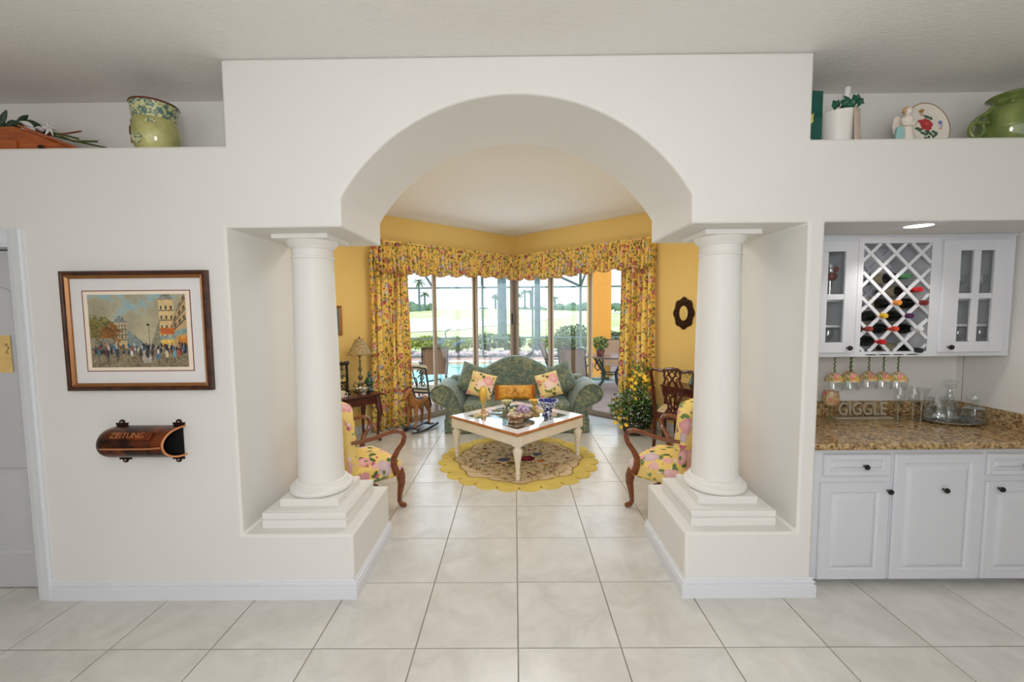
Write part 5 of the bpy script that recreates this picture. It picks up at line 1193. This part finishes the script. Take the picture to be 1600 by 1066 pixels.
def build_wall_pieces():
    (x, y, z), rz = wallframe(1, 3.163, .002, 1.615)
    t = thing('wall_mirror', 'small oval mirror in dark carved frame on the right yellow wall', 'mirror', (x, y, z), rz)
    m = MB(); n = 16
    rad = lambda a: 1+.055*math.cos(8*a)
    MB().prism([(.135*rad(a)*math.cos(a), .205*rad(a)*math.sin(a)) for a in np.linspace(0, 2*PI, 64)[:-1]], -.012, 0, 'y').build('backing', 'bronze_dark', t)
    for k in range(n):
        a = 2*PI*k/n; m.ball((.105*math.cos(a), -.014, .165*math.sin(a)), (.024, .01, .03), 8, 6)
        m.tube([(.085*math.cos(a), -.014, .13*math.sin(a)), (.1*math.cos(a+.12), -.022, .155*math.sin(a+.12)), (.125*math.cos(a), -.014, .19*math.sin(a))], .006, 5)
    m.build('carving', 'bronze_dark', t); MB().tube([(.064*math.cos(a), -.016, .105*math.sin(a)) for a in np.linspace(0, 2*PI, 33)[:-1]], .008, 6, closed=True).build('inner_rim', 'bronze_dark', t)
    MB().prism([(.06*math.cos(a), .1*math.sin(a)) for a in np.linspace(0, 2*PI, 33)[:-1]], -.016, -.0125, 'y').build('glass', 'mirror', t)
    (x, y, z), rz = wallframe(-1, 3.35, .002, 1.56)
    t = thing('small_picture', 'small gold-framed picture on the left yellow wall beside the column', 'picture', (x, y, z), rz)
    rect_ring(.26, .385, 0, [(0, 0), (0, -.02), (.012, -.026), (.026, -.018), (.036, -.012), (.036, 0)]).build('frame', 'frame_gold', t, smooth=30); B(-.1, .1, -.01, -.004, -.16, .16).build('canvas', 'canvas', t, smooth=0)
build_wall_pieces()

def build_dining_chair():
    d = Vector((.60, .80)); t = thing('dining_chair', 'dark mahogany dining chair with pierced splat back behind the right armchair', 'chair', (1.955, 5.005, 0), math.atan2(d.x, -d.y))
    # faces -y, back at +y
    for sg in (-1, 1):
        MB().tube([(sg*.20, .27, .0105), (sg*.2, .24, .2), (sg*.205, .215, .44), (sg*.222, .235, .7), (sg*.245, .27, .93), (sg*.235, .277, .965)], [.019, .021, .023, .021, .02, .018], 8).build('stile', 'mahogany', t)
        MB().tube([(sg*.245, -.2, .42), (sg*.255, -.215, .33), (sg*.24, -.205, .15), (sg*.235, -.2, .05), (sg*.245, -.225, .018)], [.032, .033, .02, .018, .022], 8).build('leg', 'mahogany', t)
    MB().tube([(-.25, .275, .945), (-.215, .28, .972), (-.17, .28, .975), (-.12, .28, .958), (-.1, .28, .962), (-.06, .28, .982), (0, .28, .988), (.06, .28, .982), (.1, .28, .962), (.12, .28, .958), (.17, .28, .975), (.215, .28, .972), (.25, .275, .945)], [.014, .021, .022, .02, .022, .026, .027, .026, .022, .02, .022, .021, .014], 8, flat=.8).build('crest_rail', 'mahogany', t)
    yb = lambda z: .205+(z-.44)*.147
    sp = MB()
    def strap(pts, r=.012): sp.tube([(x, yb(z), z) for x, z in pts], r, 6, flat=.7)
    for sg in (-1, 1):
        strap([(sg*.085, .965), (sg*.09, .9), (sg*.078, .86), (sg*.1, .80), (sg*.112, .74), (sg*.1, .68), (sg*.07, .62), (sg*.052, .56), (sg*.05, .52), (sg*.07, .48)], .014)
        strap([(sg*.05, .97), (sg*.03, .91), (sg*.0, .87), (-sg*.03, .82), (-sg*.04, .76), (-sg*.02, .71), (sg*.005, .67), (sg*.035, .62), (sg*.03, .57), (0, .53), (-sg*.03, .48)])
        strap([(sg*.085, .90), (sg*.05, .87), (sg*.045, .82), (sg*.07, .77), (sg*.065, .70), (sg*.04, .66), (sg*.015, .60), (sg*.02, .54), (sg*.04, .5)], .011)
        strap([(0, .965), (sg*.03, .93), (sg*.06, .90)], .012)
    sp.prism([(-.1, .44), (.1, .44), (.085, .485), (-.085, .485)], .205, .225, 'y'); sp.build('splat', 'mahogany', t)
    MB().box(-.2, .2, .19, .225, .38, .455).box(-.245, .245, -.225, -.195, .36, .43).build('seat_rail', 'mahogany', t, bev=.004)
    for sg in (-1, 1): MB().tube([(sg*.2, .2, .40), (sg*.245, -.2, .395)], .028, 6).build('side_rail', 'mahogany', t)
    MB().prism([(-.25, -.225), (.25, -.225), (.2, .19), (-.2, .19)], .43, .47, 'z').build('seat', 'cushion_cream', t, smooth=50, bev=.018, seg=3)
build_dining_chair()

def build_console():
    (x, y, z), rz = wallframe(1, 3.45, .24); t = thing('console_table', 'dark wood side table against the right yellow wall behind the column', 'table', (x, y, 0), rz); H = .70
    MB().prism([(-.42, -.14), (-.36, -.2), (.36, -.2), (.42, -.14), (.42, .2), (-.42, .2)], H-.025, H, 'z').build('top', 'mahogany', t, bev=.005)
    MB().box(-.36, .36, -.16, .18, H-.11, H-.025).build('apron', 'mahogany', t, bev=.003)
    for sx in (-1, 1):
        for sy in (-.14, .15): MB().tube([(sx*.34, sy, H-.1), (sx*.34, sy, .3), (sx*.345, sy*1.05, .0105)], [.024, .02, .014], 8).build('leg', 'mahogany', t)
    t = thing('twig_vase', 'vase of thin leafy twigs on the side table behind the right column', 'vase', (x-.06, y-.06, H+.0005))
    MB().lathe([(.0, 0), (.05, 0), (.07, .05), (.05, .12), (.03, .15), (.035, .16)], 20).build('pot', 'jade', t); rng = random.Random(12); tw = MB(); lv = MB()
    for k in range(9):
        a = rng.uniform(0, 6.28); L = rng.uniform(.18, .27); p = Vector((0, 0, .15)); pts = [p.copy()]; dr = Vector((math.cos(a)*.8, math.sin(a)*.8, .35)).normalized()
        for q in range(5): p = p+dr*L/5; dr = (dr+Vector((rng.uniform(-.2, .2), rng.uniform(-.2, .2), -.18))).normalized(); pts.append(p.copy())
        tw.tube(pts, .003, 4)
        for q in pts[1:]:
            for e in range(2):
                T = Matrix.Translation(q) @ Euler((rng.uniform(-1, 1), rng.uniform(-1, 1), rng.uniform(0, 6))).to_matrix().to_4x4(); s = .022; lv.add([(0, 0, 0), (s, -s*.3, 0), (2*s, 0, 0), (s, s*.3, 0)], [(0, 1, 2, 3)], T)
    tw.build('twig', 'stem_brown', t); o = lv.build('leaf', 'leaf_mid', t, smooth=0); o['kind'] = 'stuff'
build_console()

def build_flower_basket():
    t = thing('flower_basket', 'floor basket of greenery with yellow flowers by the right curtain', 'plant', (1.58, 5.60, 0)); rng = random.Random(6)
    MB().lathe([(.0, 0.0005), (.11, .0005), (.135, .08), (.15, .18), (.155, .2), (.14, .2), (.12, .05), (0, .02)], 24, cap=False).build('basket', 'basket', t)
    o = leaves(1000, (.0, 0, .36), (.32, .22, .27), .036, rng, .2).build('foliage', 'leaf_mid', t, smooth=0); o['kind'] = 'stuff'
    o = leaves(420, (.08, -.03, .28), (.22, .18, .2), .045, rng, .2).build('foliage', 'leaf_dark', t, smooth=0); o['kind'] = 'stuff'
    o = leaves(200, (.10, .05, .72), (.15, .12, .26), .035, rng, .1).build('foliage', 'leaf_mid', t, smooth=0); o['kind'] = 'stuff'
    fl = MB()
    for k in range(46):
        a = rng.uniform(0, 6.28); q = rng.uniform(.3, 1); z = rng.uniform(.12, .85); rr = .24 if z < .6 else .14; x = .02+rr*q*math.cos(a)-(.10 if z < .5 else -.06); y = -.05+.18*q*math.sin(a)
        for e in range(5):
            b = e*2*PI/5+a; T = TR(x, y, z) @ RX(.9) @ RZ(b); s = .024; fl.add([(0, 0, 0), (s*.7, -s*.5, .01), (s*1.4, 0, .015), (s*.7, s*.5, .01)], [(0, 1, 2, 3)], T)
    o = fl.build('yellow_flower', 'petal_yellow', t, smooth=0); o['kind'] = 'stuff'
    o = leaves(420, (.0, -.05, .36), (.32, .22, .26), .016, rng, .6).build('white_flower', 'petal_white', t, smooth=0); o['kind'] = 'stuff'
    st = MB()
    for k in range(14):
        a = rng.uniform(0, 6.28); st.tube([(.04*math.cos(a), .04*math.sin(a), .03), (.1*math.cos(a), .1*math.sin(a), .35), (.16*math.cos(a), .13*math.sin(a), rng.uniform(.45, .85))], .003, 4)
    st.build('stem', 'stem_green', t)
build_flower_basket()

def build_rocking_horse():
    t = thing('rocking_horse', 'brown toy rocking horse with dark mane standing by the left curtain', 'toy horse', (-1.37, 5.86, 0), math.radians(-24)); t.scale = (1.05, 1.05, 1.05)
    # faces -y
    for sg in (-1, 1):
        MB().tube([(sg*.12, y, .016+.3*y*y) for y in np.linspace(-.28, .28, 13)], .016, 8).build('rocker', 'rocker_dark' if sg < 0 else 'rocker_grey', t)
        MB().tube([(sg*.05, -.09, .36), (sg*.055, -.12, .28), (sg*.06, -.12, .19), (sg*.062, -.145, .075)], [.038, .026, .017, .016], 10).build('leg', 'horse_brown', t)
        MB().tube([(sg*.05, .12, .36), (sg*.058, .15, .28), (sg*.06, .175, .20), (sg*.062, .15, .075)], [.045, .034, .019, .017], 10).build('leg', 'horse_brown', t)
        MB().tube([(sg*.022, -.17, .575), (sg*.03, -.165, .60), (sg*.033, -.168, .63)], [.014, .012, .003], 8).build('ear', 'horse_brown', t)
        MB().tube([(sg*.118, -.145, .025), (sg*.062, -.145, .07)], .012, 6).build('strut', 'rocker_grey', t)
    MB().box(-.13, .13, -.175, -.115, .052, .07).box(-.13, .13, .12, .18, .052, .07).box(-.045, .045, -.17, .17, .0705, .083).build('platform', 'rocker_grey', t, bev=.004)
    MB().tube([(0, .19, .36), (0, .15, .38), (0, .06, .365), (0, -.04, .365), (0, -.10, .39), (0, -.135, .44), (0, -.155, .50), (0, -.175, .555)], [.04, .07, .072, .076, .07, .054, .043, .036], 14).tube([(0, -.15, .57), (0, -.19, .575), (0, -.235, .53), (0, -.275, .475), (0, -.285, .46)], [.028, .038, .032, .024, .018], 12).build('body', 'horse_brown', t)
    MB().tube([(0, -.165, .60), (0, -.12, .56), (0, -.09, .49), (0, -.05, .435)], [.016, .024, .026, .014], 8).tube([(0, -.18, .605), (0, -.215, .59), (0, -.235, .555)], [.016, .014, .006], 8).build('mane', 'horse_mane', t)
    MB().tube([(0, .20, .40), (0, .25, .38), (0, .275, .29), (0, .26, .20)], [.014, .024, .026, .008], 8).build('tail', 'horse_mane', t)
    MB().tube([(0, .08, .432), (0, .02, .428), (0, -.05, .44)], [.04, .055, .035], 10, flat=.4).build('saddle', 'rocker_grey', t)
    MB().tube([(-.03, -.225, .535), (0, -.262, .55), (.03, -.225, .535), (.034, -.13, .47), (0, -.06, .455), (-.034, -.13, .47)], .004, 5, closed=True).build('rein', 'rocker_dark', t)
build_rocking_horse()
# ------------------------------------------------------------------ outdoors: lanai, pool, screen cage, golf course
G = -.03
def build_lanai():
    # deck with the pool cut out
    px0, px1, py0, py1 = -7.5, 2.4, 10.0, 14.2
    d = MB().box(-14, 14, 4.6, py0, G-.1, G).box(-14, px0, py0, py1, G-.1, G).box(px1, 14, py0, py1, G-.1, G).box(-14, 14, py1, 15.6, G-.1, G)
    # keep the deck outside the house footprint
    d = MB()
    d.prism([(-14, 4.9), (-3.1, 4.9), (-3.1, 5.0), (-.14, YC+.06), (0, YC+.2), (.14, YC+.06), (3.1, 5.0), (3.1, 4.9), (14, 4.9), (14, py0), (-14, py0)], G-.1, G, 'z')
    d.box(-14, px0, py0, py1, G-.1, G).box(px1, 14, py0, py1, G-.1, G).box(-14, 14, py1, 15.6, G-.1, G)
    structure(d.build('patio_deck', 'pavers', smooth=0))
    c = MB(); cw = .3; c.box(px0-cw, px1+cw, py0-cw, py0, G, G+.015).box(px0-cw, px1+cw, py1, py1+cw, G, G+.015).box(px0-cw, px0, py0, py1, G, G+.015).box(px1, px1+cw, py0, py1, G, G+.015)
    t = thing('swimming_pool', 'pale turquoise swimming pool outside behind the sofa', 'pool', (0, 0, 0)); c.build('coping', 'coping', t, smooth=0); B(px0, px1, py0, py1, G-.09, G-.07).build('water', 'pool_water', t, smooth=0)
    # screen cage
    t = thing('pool_cage', 'grey metal screen enclosure frame around the pool', 'screen cage', (0, 15.4, G))
    for x in (-7.2, -4.75, -2.95, -1.16, .66, 2.40, 4.2, 6.4): B(x-.035, x+.035, -.04, .04, 0, 2.6).build('post', 'cage_metal', t, smooth=0)
    for z in (.06, .73, 2.56): B(-9, 9, -.03, .03, z-.028, z+.028).build('rail', 'cage_metal', t, smooth=0)
    for x in (-4.75, -2.95, -1.16, 2.40, 4.2): MB().tube([(x, 0, 2.58), (x*.82, -2.6, 4.6), (x*.8, -5.5, 4.7)], .045, 4).build('roof_beam', 'cage_metal', t)
    MB().tube([(2.40, 0, 2.58), (.4, -.02, 3.5), (-2.0, -.02, 4.5)], .04, 4).tube([(2.40, 0, 2.58), (3.2, -.02, 4.6)], .04, 4).tube([(-2.95, 0, 2.58), (-4.2, -.02, 4.6)], .04, 4).build('brace', 'cage_metal', t)
    # pillar of the covered lanai
    t = thing('lanai_pillar', 'ochre yellow stucco pillar outside the right glass doors', 'pillar', (2.18, 10.95, G)); B(-.26, .26, -.26, .26, 0, 3.6).build('shaft', 'lanai_wall', t, smooth=0); B(-.3, .3, -.3, .3, 0, .12).build('base', 'lanai_wall', t, smooth=0)
build_lanai()

def build_patio_furniture():
    # sling chair, faces -y
    t = thing('sling_chair', 'x', 'chair', (0, 0, G), 0, 'brown sling patio chairs')
    MB().grid(lambda u, v: ((2*u-1)*.235, (-.24+.46*v*2 if v < .5 else .22+.22*(v-.5)*2), (.40-.02*math.sin(PI*v*2) if v < .5 else .40+.56*(v-.5)*2)), 5, 15).build('sling', 'sling', t, solid=.008)
    for sg in (-1, 1):
        MB().tube([(sg*.255, -.27, .41), (sg*.255, 0, .385), (sg*.255, .2, .40), (sg*.255, .26, .5), (sg*.255, .44, .95), (sg*.245, .455, .975)], .016, 8).build('frame_rail', 'sling_frame', t)
        MB().tube([(sg*.27, .30, .64), (sg*.285, .05, .65), (sg*.285, -.2, .63), (sg*.275, -.24, .55), (sg*.265, -.22, .3), (sg*.265, -.26, .0)], .015, 8).build('arm', 'sling_frame', t)
        MB().tube([(sg*.26, .0, .39), (sg*.262, .15, .2), (sg*.265, .3, .0)], .015, 8).build('leg', 'sling_frame', t)
    MB().tube([(-.25, .45, .972), (.25, .45, .972)], .014, 8).build('top_bar', 'sling_frame', t)
    fc = lambda dx, dy: math.atan2(dx, -dy)
    t.location = (1.22, 8.35, G); t.rotation_euler = (0, 0, fc(.35, .93)); t['label'] = 'brown sling patio chair with its back to the glass, right of the sofa'
    dup(t, (1.02, 9.4, G), fc(.97, -.2), 'brown sling patio chair seen from the side behind the right sofa back')
    dup(t, (2.35, 10.0, G), fc(-.15, -1), 'brown sling patio chair on the far side of the patio table')
    dup(t, (-1.72, 8.9, G), fc(-.25, .95), 'brown sling patio chair seen behind the left sofa arm')
    # round table
    t = thing('patio_table', 'round brown patio table with curved iron legs outside the right doors', 'table', (2.05, 9.05, G))
    MB().lathe([(0, .70), (.55, .70), (.575, .705), (.58, .72), (.57, .735), (0, .735)], 40, cap=False).build('top', 'patio_top', t)
    for k in range(4):
        a = k*PI/2+.5; c, s = math.cos(a), math.sin(a)
        MB().tube([(.42*c, .42*s, .70), (.3*c, .3*s, .52), (.17*c, .17*s, .36), (.2*c, .2*s, .18), (.36*c, .36*s, .02)], .026, 6).build('leg', 'iron', t)
        MB().tube([(.36*c, .36*s, .66), (.42*c, .42*s, .5), (.33*c, .33*s, .42), (.25*c, .25*s, .5)], .014, 6).build('scroll', 'iron', t)
    MB().tube([(.19*math.cos(q), .19*math.sin(q), .34) for q in np.linspace(0, 2*PI, 25)[:-1]], .015, 6, closed=True).build('ring', 'iron', t)
    t = thing('potted_plant', 'small green plant in a terracotta pot on the patio table', 'plant', (1.80, 8.85, G+.7355)); MB().lathe([(0, 0), (.07, 0), (.085, .1), (.095, .11), (.095, .13), (.08, .13), (.06, .02), (0, .02)], 20, cap=False).build('pot', 'terracotta', t); rng = random.Random(3)
    MB().lathe([(.083, .1), (0, .11)], 16, cap=False).build('soil', 'mulch', t); o = leaves(260, (0, 0, .27), (.16, .16, .15), .045, rng, .1).build('foliage', 'leaf_mid', t, smooth=0); o['kind'] = 'stuff'
    # wrought iron chair with cream cushion
    t = thing('iron_chair', 'black scrolled iron patio chair with cream cushion outside the left doors', 'chair', (-1.56, 7.12, G), fc(.3, .95)); t.scale = (.9, .9, .84)
    for sg in (-1, 1): MB().tube([(sg*.23, .24, 0), (sg*.225, .2, .42), (sg*.235, .27, .7), (sg*.235, .33, .93)], .018, 8).build('stile', 'iron', t); MB().tube([(sg*.23, -.22, .42), (sg*.235, -.24, .2), (sg*.24, -.25, 0)], .016, 8).build('leg', 'iron', t); MB().tube([(sg*.235, .27, .66), (sg*.27, .05, .66), (sg*.27, -.18, .64), (sg*.235, -.2, .43)], .014, 8).build('arm', 'iron', t)
    MB().tube([(-.235, .33, .92), (-.1, .335, .945), (.1, .335, .945), (.235, .33, .92)], .018, 8).tube([(-.23, .22, .5), (.23, .22, .5)], .014, 8).build('back_rail', 'iron', t)
    m = MB()
    for x in (-.12, .12):
        for z in (.6, .73, .85):
            m.tube([(x+.07*math.cos(q)*(1-q/9), .22+(z-.5)*.25, z+.06*math.sin(q)*(1-q/9)) for q in np.linspace(0, 7, 16)], .012, 6)
    for x in (0,): m.tube([(x+.035*math.sin(q*2), .22+(q)*.105, .5+q*.42) for q in np.linspace(0, 1, 9)], .012, 6)
    m.build('scrollwork', 'iron', t); MB().prism([(-.23, -.23), (.23, -.23), (.22, .2), (-.22, .2)], .405, .425, 'z').build('seat_frame', 'iron', t, bev=.004)
    merge_doubles(cushion_mb(-.22, .22, -.23, .19, .426, .50, .015, 7, .025).build('seat_cushion', 'cushion_cream', t)); merge_doubles(cushion_mb(-.215, .215, .10, .17, .5, .98, .01, 7, .025).build('back_cushion', 'cushion_cream', t)) if False else None
    merge_doubles(cushion_mb(-.24, .24, .26, .34, .90, .985, .01, 7, .03).build('head_cushion', 'cushion_cream', t))
    # dark statue on the pool deck
    t = thing('bird_statue', 'dark metal bird sculpture with raised wing behind the sofa', 'sculpture', (.22, 9.1, G))
    MB().lathe([(.12, 0), (.12, .03), (.05, .06), (.04, .5)], 14).build('post', 'sculpture', t); MB().tube([(.2, 0, .50), (.08, 0, .56), (-.06, 0, .58), (-.18, 0, .62), (-.26, 0, .6)], [.02, .07, .08, .045, .015], 10).build('body', 'sculpture', t)
    MB().prism([(-.06, .6), (.02, .60), (.16, .76), (.20, .84), (.09, .79), (-.02, .70)], -.012, .012, 'y').prism([(.1, .5), (.24, .57), (.34, .6), (.33, .565), (.2, .5)], -.02, .02, 'y').build('wing', 'sculpture', t, bev=.004)
    # two heron figures at the far side of the pool
    t = thing('heron_statue', 'tall heron statue with raised neck beyond the pool', 'sculpture', (-2.62, 14.9, G)); 
    MB().tube([(-.22, 0, .52), (-.1, 0, .58), (.05, 0, .64), (.13, 0, .7)], [.03, .085, .09, .04], 10).tube([(.12, 0, .68), (.2, 0, .8), (.16, 0, .92), (.2, 0, 1.02), (.26, 0, 1.05), (.4, 0, 1.12)], [.04, .025, .02, .022, .026, .006], 8).build('body', 'heron', t); MB().tube([(.0, .03, .58), (.0, .03, .0)], .012, 6).tube([(-.03, -.03, .58), (-.03, -.03, .0)], .012, 6).build('leg', 'heron', t)
    t = thing('heron_statue', 'low heron statue with lowered neck beyond the pool', 'sculpture', (-2.0, 15.0, G)); MB().tube([(-.2, 0, .46), (-.05, 0, .56), (.08, 0, .62), (.2, 0, .66), (.3, 0, .58)], [.02, .08, .08, .035, .01], 10).build('body', 'heron', t); MB().tube([(.0, .03, .58), (.0, .03, .0)], .012, 6).tube([(-.03, -.03, .58), (-.03, -.03, .0)], .012, 6).build('leg', 'heron', t)
build_patio_furniture()

def height(x, y):
    t = min(1, max(0, (y-20)/60)); s = t*t*(3-2*t)
    return G-.05+1.15*s+.75*s*math.exp(-((x+12)/16)**2-((y-75)/25)**2)+.35*s*math.sin(x*.09+1)+.3*s*math.sin(y*.11+x*.05)
def build_landscape():
    xs = np.concatenate([np.linspace(-260, -60, 14), np.linspace(-55, 55, 60), np.linspace(60, 260, 14)]); ys = np.concatenate([np.linspace(15.6, 110, 70), np.linspace(115, 420, 24)])
    nx, ny = len(xs), len(ys); vs = [(float(x), float(y), height(x, y)) for y in ys for x in xs]; fs = [(j*nx+i, j*nx+i+1, (j+1)*nx+i+1, (j+1)*nx+i) for j in range(ny-1) for i in range(nx-1)]
    structure(MB().add(vs, fs).build('ground_lawn', 'grass', smooth=60))
    structure(MB().box(-60, -14, -20, 15.6, -.2, -.08).box(14, 60, -20, 15.6, -.2, -.08).build('ground_side', 'grass', smooth=0))
    def patch(name, cx, cy, rx, ry, label):
        vs = []; fs = []; n = 72; m = 14
        for i in range(m+1):
            for k in range(n):
                a = 2*PI*k/n; e = 1+.16*math.sin(3*a+1)+.1*math.sin(5*a); x = cx+rx*e*i/m*math.cos(a); y = cy+ry*e*i/m*math.sin(a); vs.append((x, y, height(x, y)+.06*(1-i/m)+.04))
        for i in range(m):
            for k in range(n): fs.append((i*n+k, i*n+(k+1) % n, (i+1)*n+(k+1) % n, (i+1)*n+k))
        o = tag(MB().add(vs, fs).build(name, 'sand', smooth=60), label, 'sand bunker')
    patch('sand_bunker', -10.5, 44, 9.5, 12, 'large pale sand bunker on the golf course behind the left doors'); patch('sand_bunker', 4.2, 58, 3.6, 8, 'sand bunker on the golf course right of the palm trunk'); patch('sand_bunker', 19, 66, 7, 4, 'small sand bunker on the lawn behind the right doors')
    rng = random.Random(5)
    # rock bed beyond the pool cage
    m = MB()
    for k in range(520):
        x = rng.uniform(-7, 7); y = rng.uniform(15.8, 17.3); s = rng.uniform(.05, .13); m.ball((x, y, G+s*.4), (s*1.2, s, s*.8), 6, 4)
    o = tag(m.build('rock_bed', 'rock', smooth=0), 'bed of pale pink rocks beyond the pool cage', 'rocks'); o['kind'] = 'stuff'
    B(-9, 9, 15.62, 17.5, G-.1, G+.02).build('mulch_bed', 'mulch', smooth=0); structure(bpy.data.objects['mulch_bed'])
    spots = [(-6.3, 18.2, .8, .62, 'hedge_leaf', 'yellow-green hedge bush furthest left beyond the pool cage'), (-5.0, 18.0, .75, .66, 'hedge_leaf', 'yellow-green hedge bush second from the left beyond the pool cage'), (-3.75, 18.2, .8, .66, 'hedge_leaf', 'yellow-green hedge bush behind the heron statues'), (-2.45, 18.1, .75, .62, 'hedge_leaf', 'yellow-green hedge bush just right of the heron statues'),
             (-1.15, 18.0, .7, .78, 'bush_leaf', 'grey-green bush in front of the thick palm trunk'), (-.15, 18.0, .65, .74, 'bush_leaf', 'grey-green bush right of the thick palm trunk'), (1.2, 18.3, .7, .6, 'hedge_leaf', 'yellow-green hedge bush beside the thin palm trunk'), (2.05, 18.4, .5, .58, 'hedge_leaf', 'yellow-green hedge bush left of the tall round bush'), (2.35, 16.6, .85, 1.15, 'bush_leaf', 'tall round grey-green bush beyond the pool at right'), (3.7, 16.9, .7, .9, 'bush_leaf', 'grey-green bush half hidden behind the ochre pillar')]
    for x, y, r, h, mt, lb in spots:
        t = thing('bush', lb, 'bush', (x, y, G), 0, 'bushes beyond the pool'); o = leaves(1500 if h > .85 else 700, (0, 0, h*.52), (r, r*.8, h*.5), .085, rng, .45).build('foliage', mt, t, smooth=0); o['kind'] = 'stuff'
        s = MB()
        for k in range(5): a = k*1.25; s.tube([(.05*math.cos(a), .05*math.sin(a), 0), (.25*r*math.cos(a), .25*r*math.sin(a), h*.35), (.5*r*math.cos(a), .5*r*math.sin(a), h*.7)], .018, 5)
        s.build('stem', 'bark', t)
    def fronds(mb, c, n, L, w, rng):
        for k in range(n):
            a = 2*PI*k/n+rng.uniform(-.2, .2); e = rng.uniform(-.2, .9); p = Vector(c); d = Vector((math.cos(a)*math.cos(e), math.sin(a)*math.cos(e), math.sin(e))); s = Vector((-math.sin(a), math.cos(a), 0)); pts = []
            for q in range(5): tt = q/4; cc = p+d*L*tt+Vector((0, 0, -.55*L*tt*tt)); ww = w*(math.sin(PI*(.12+.82*tt))); pts += [cc-s*ww-Vector((0, 0, .3*ww)), cc, cc+s*ww-Vector((0, 0, .3*ww))]
            fs = []
            for q in range(4): fs += [(q*3, q*3+1, q*3+4, q*3+3), (q*3+1, q*3+2, q*3+5, q*3+4)]
            mb.add(pts, fs)
    def palm(x, y, h, r, lb, L=1.6, z=None, lean=0., crown=True):
        z = height(x, y) if z is None else z; t = thing('palm_tree', lb, 'palm', (x, y, z)); MB().tube([(0, 0, -.1), (lean*.2, 0, h*.33), (lean*.6, 0, h*.66), (lean, 0, h)], [r*1.12, r, r*.95, r*.85], 12).build('trunk', 'bark', t)
        m = MB(); fronds(m, (lean, 0, h), 16, L, L*.14, rng); m.build('frond', 'far_leaf', t, smooth=0)
    palm(-.60, 20.6, 9.5, .21, 'thick blue-grey palm trunk standing beyond the pool behind the sofa', 2.4); palm(.97, 17.9, 8.5, .115, 'thinner grey palm trunk beyond the pool, right of the door corner', 2.2, G)
    for x, y, h, lb in ((-16.6, 74, 5.2, 'palm far away on the golf course seen through the leftmost glass panel'), (-18.6, 88, 4, 'farthest palm at the left edge of the glass doors'), (-3.9, 88, 3.2, 'small far palm left of the thick palm trunk'), (.7, 86, 3.4, 'leftmost of the three far palms on the fairway'), (2.2, 88, 4.2, 'middle one of the three far palms on the fairway'), (3.3, 86, 3.9, 'rightmost of the three far palms on the fairway'), (8.6, 90, 3.2, 'far palm right of the door panel edge on the fairway')): palm(x, y, h, .18, lb, 1.5)
    # far tree line
    def tree(x, y, r, h, lb):
        t = thing('far_tree', lb, 'tree', (x, y, height(x, y)), 0, 'tree line beyond the golf course'); m = MB()
        for k in range(7): a = rng.uniform(0, 6.28); q = rng.uniform(0, .7)*r; s = rng.uniform(.4, .65)*r; m.ball((q*math.cos(a), q*math.sin(a)*.5, h*.35+rng.uniform(0, .35)*h), (s, s*.7, h*.33), 9, 6)
        m.build('crown', 'far_leaf', t, smooth=0); MB().tube([(0, 0, -.2), (0, 0, h*.5)], .3, 6).build('trunk', 'bark', t)
    k = 0
    names = ['leftmost', 'second', 'third', 'fourth', 'fifth', 'sixth', 'seventh', 'eighth', 'ninth', 'tenth', 'eleventh', 'twelfth', 'thirteenth', 'fourteenth', 'fifteenth', 'sixteenth']
    for x, y, r, h in ((-44, 150, 5, 5.2), (-39, 155, 4.5, 6.5), (-34, 150, 4, 5), (-30, 152, 3.5, 5.6), (-11, 150, 3, 3.2), (-5, 160, 4, 3.6), (3, 165, 4, 3.0), (9, 160, 4, 3.6), (17, 160, 4.5, 4.6), (22, 158, 4.5, 5.8), (27, 160, 5, 6.0), (32, 158, 4.5, 5.2), (38, 160, 5, 5.0), (44, 158, 5, 5.4), (50, 160, 5, 6.0), (57, 158, 5, 5.2)):
        tree(x, y, r*.72, h*.72, ('far green tree %s in the tree line from the left' % names[k]).replace('leftmost in the tree line from the left', 'at the left end of the tree line')); k += 1
build_landscape()
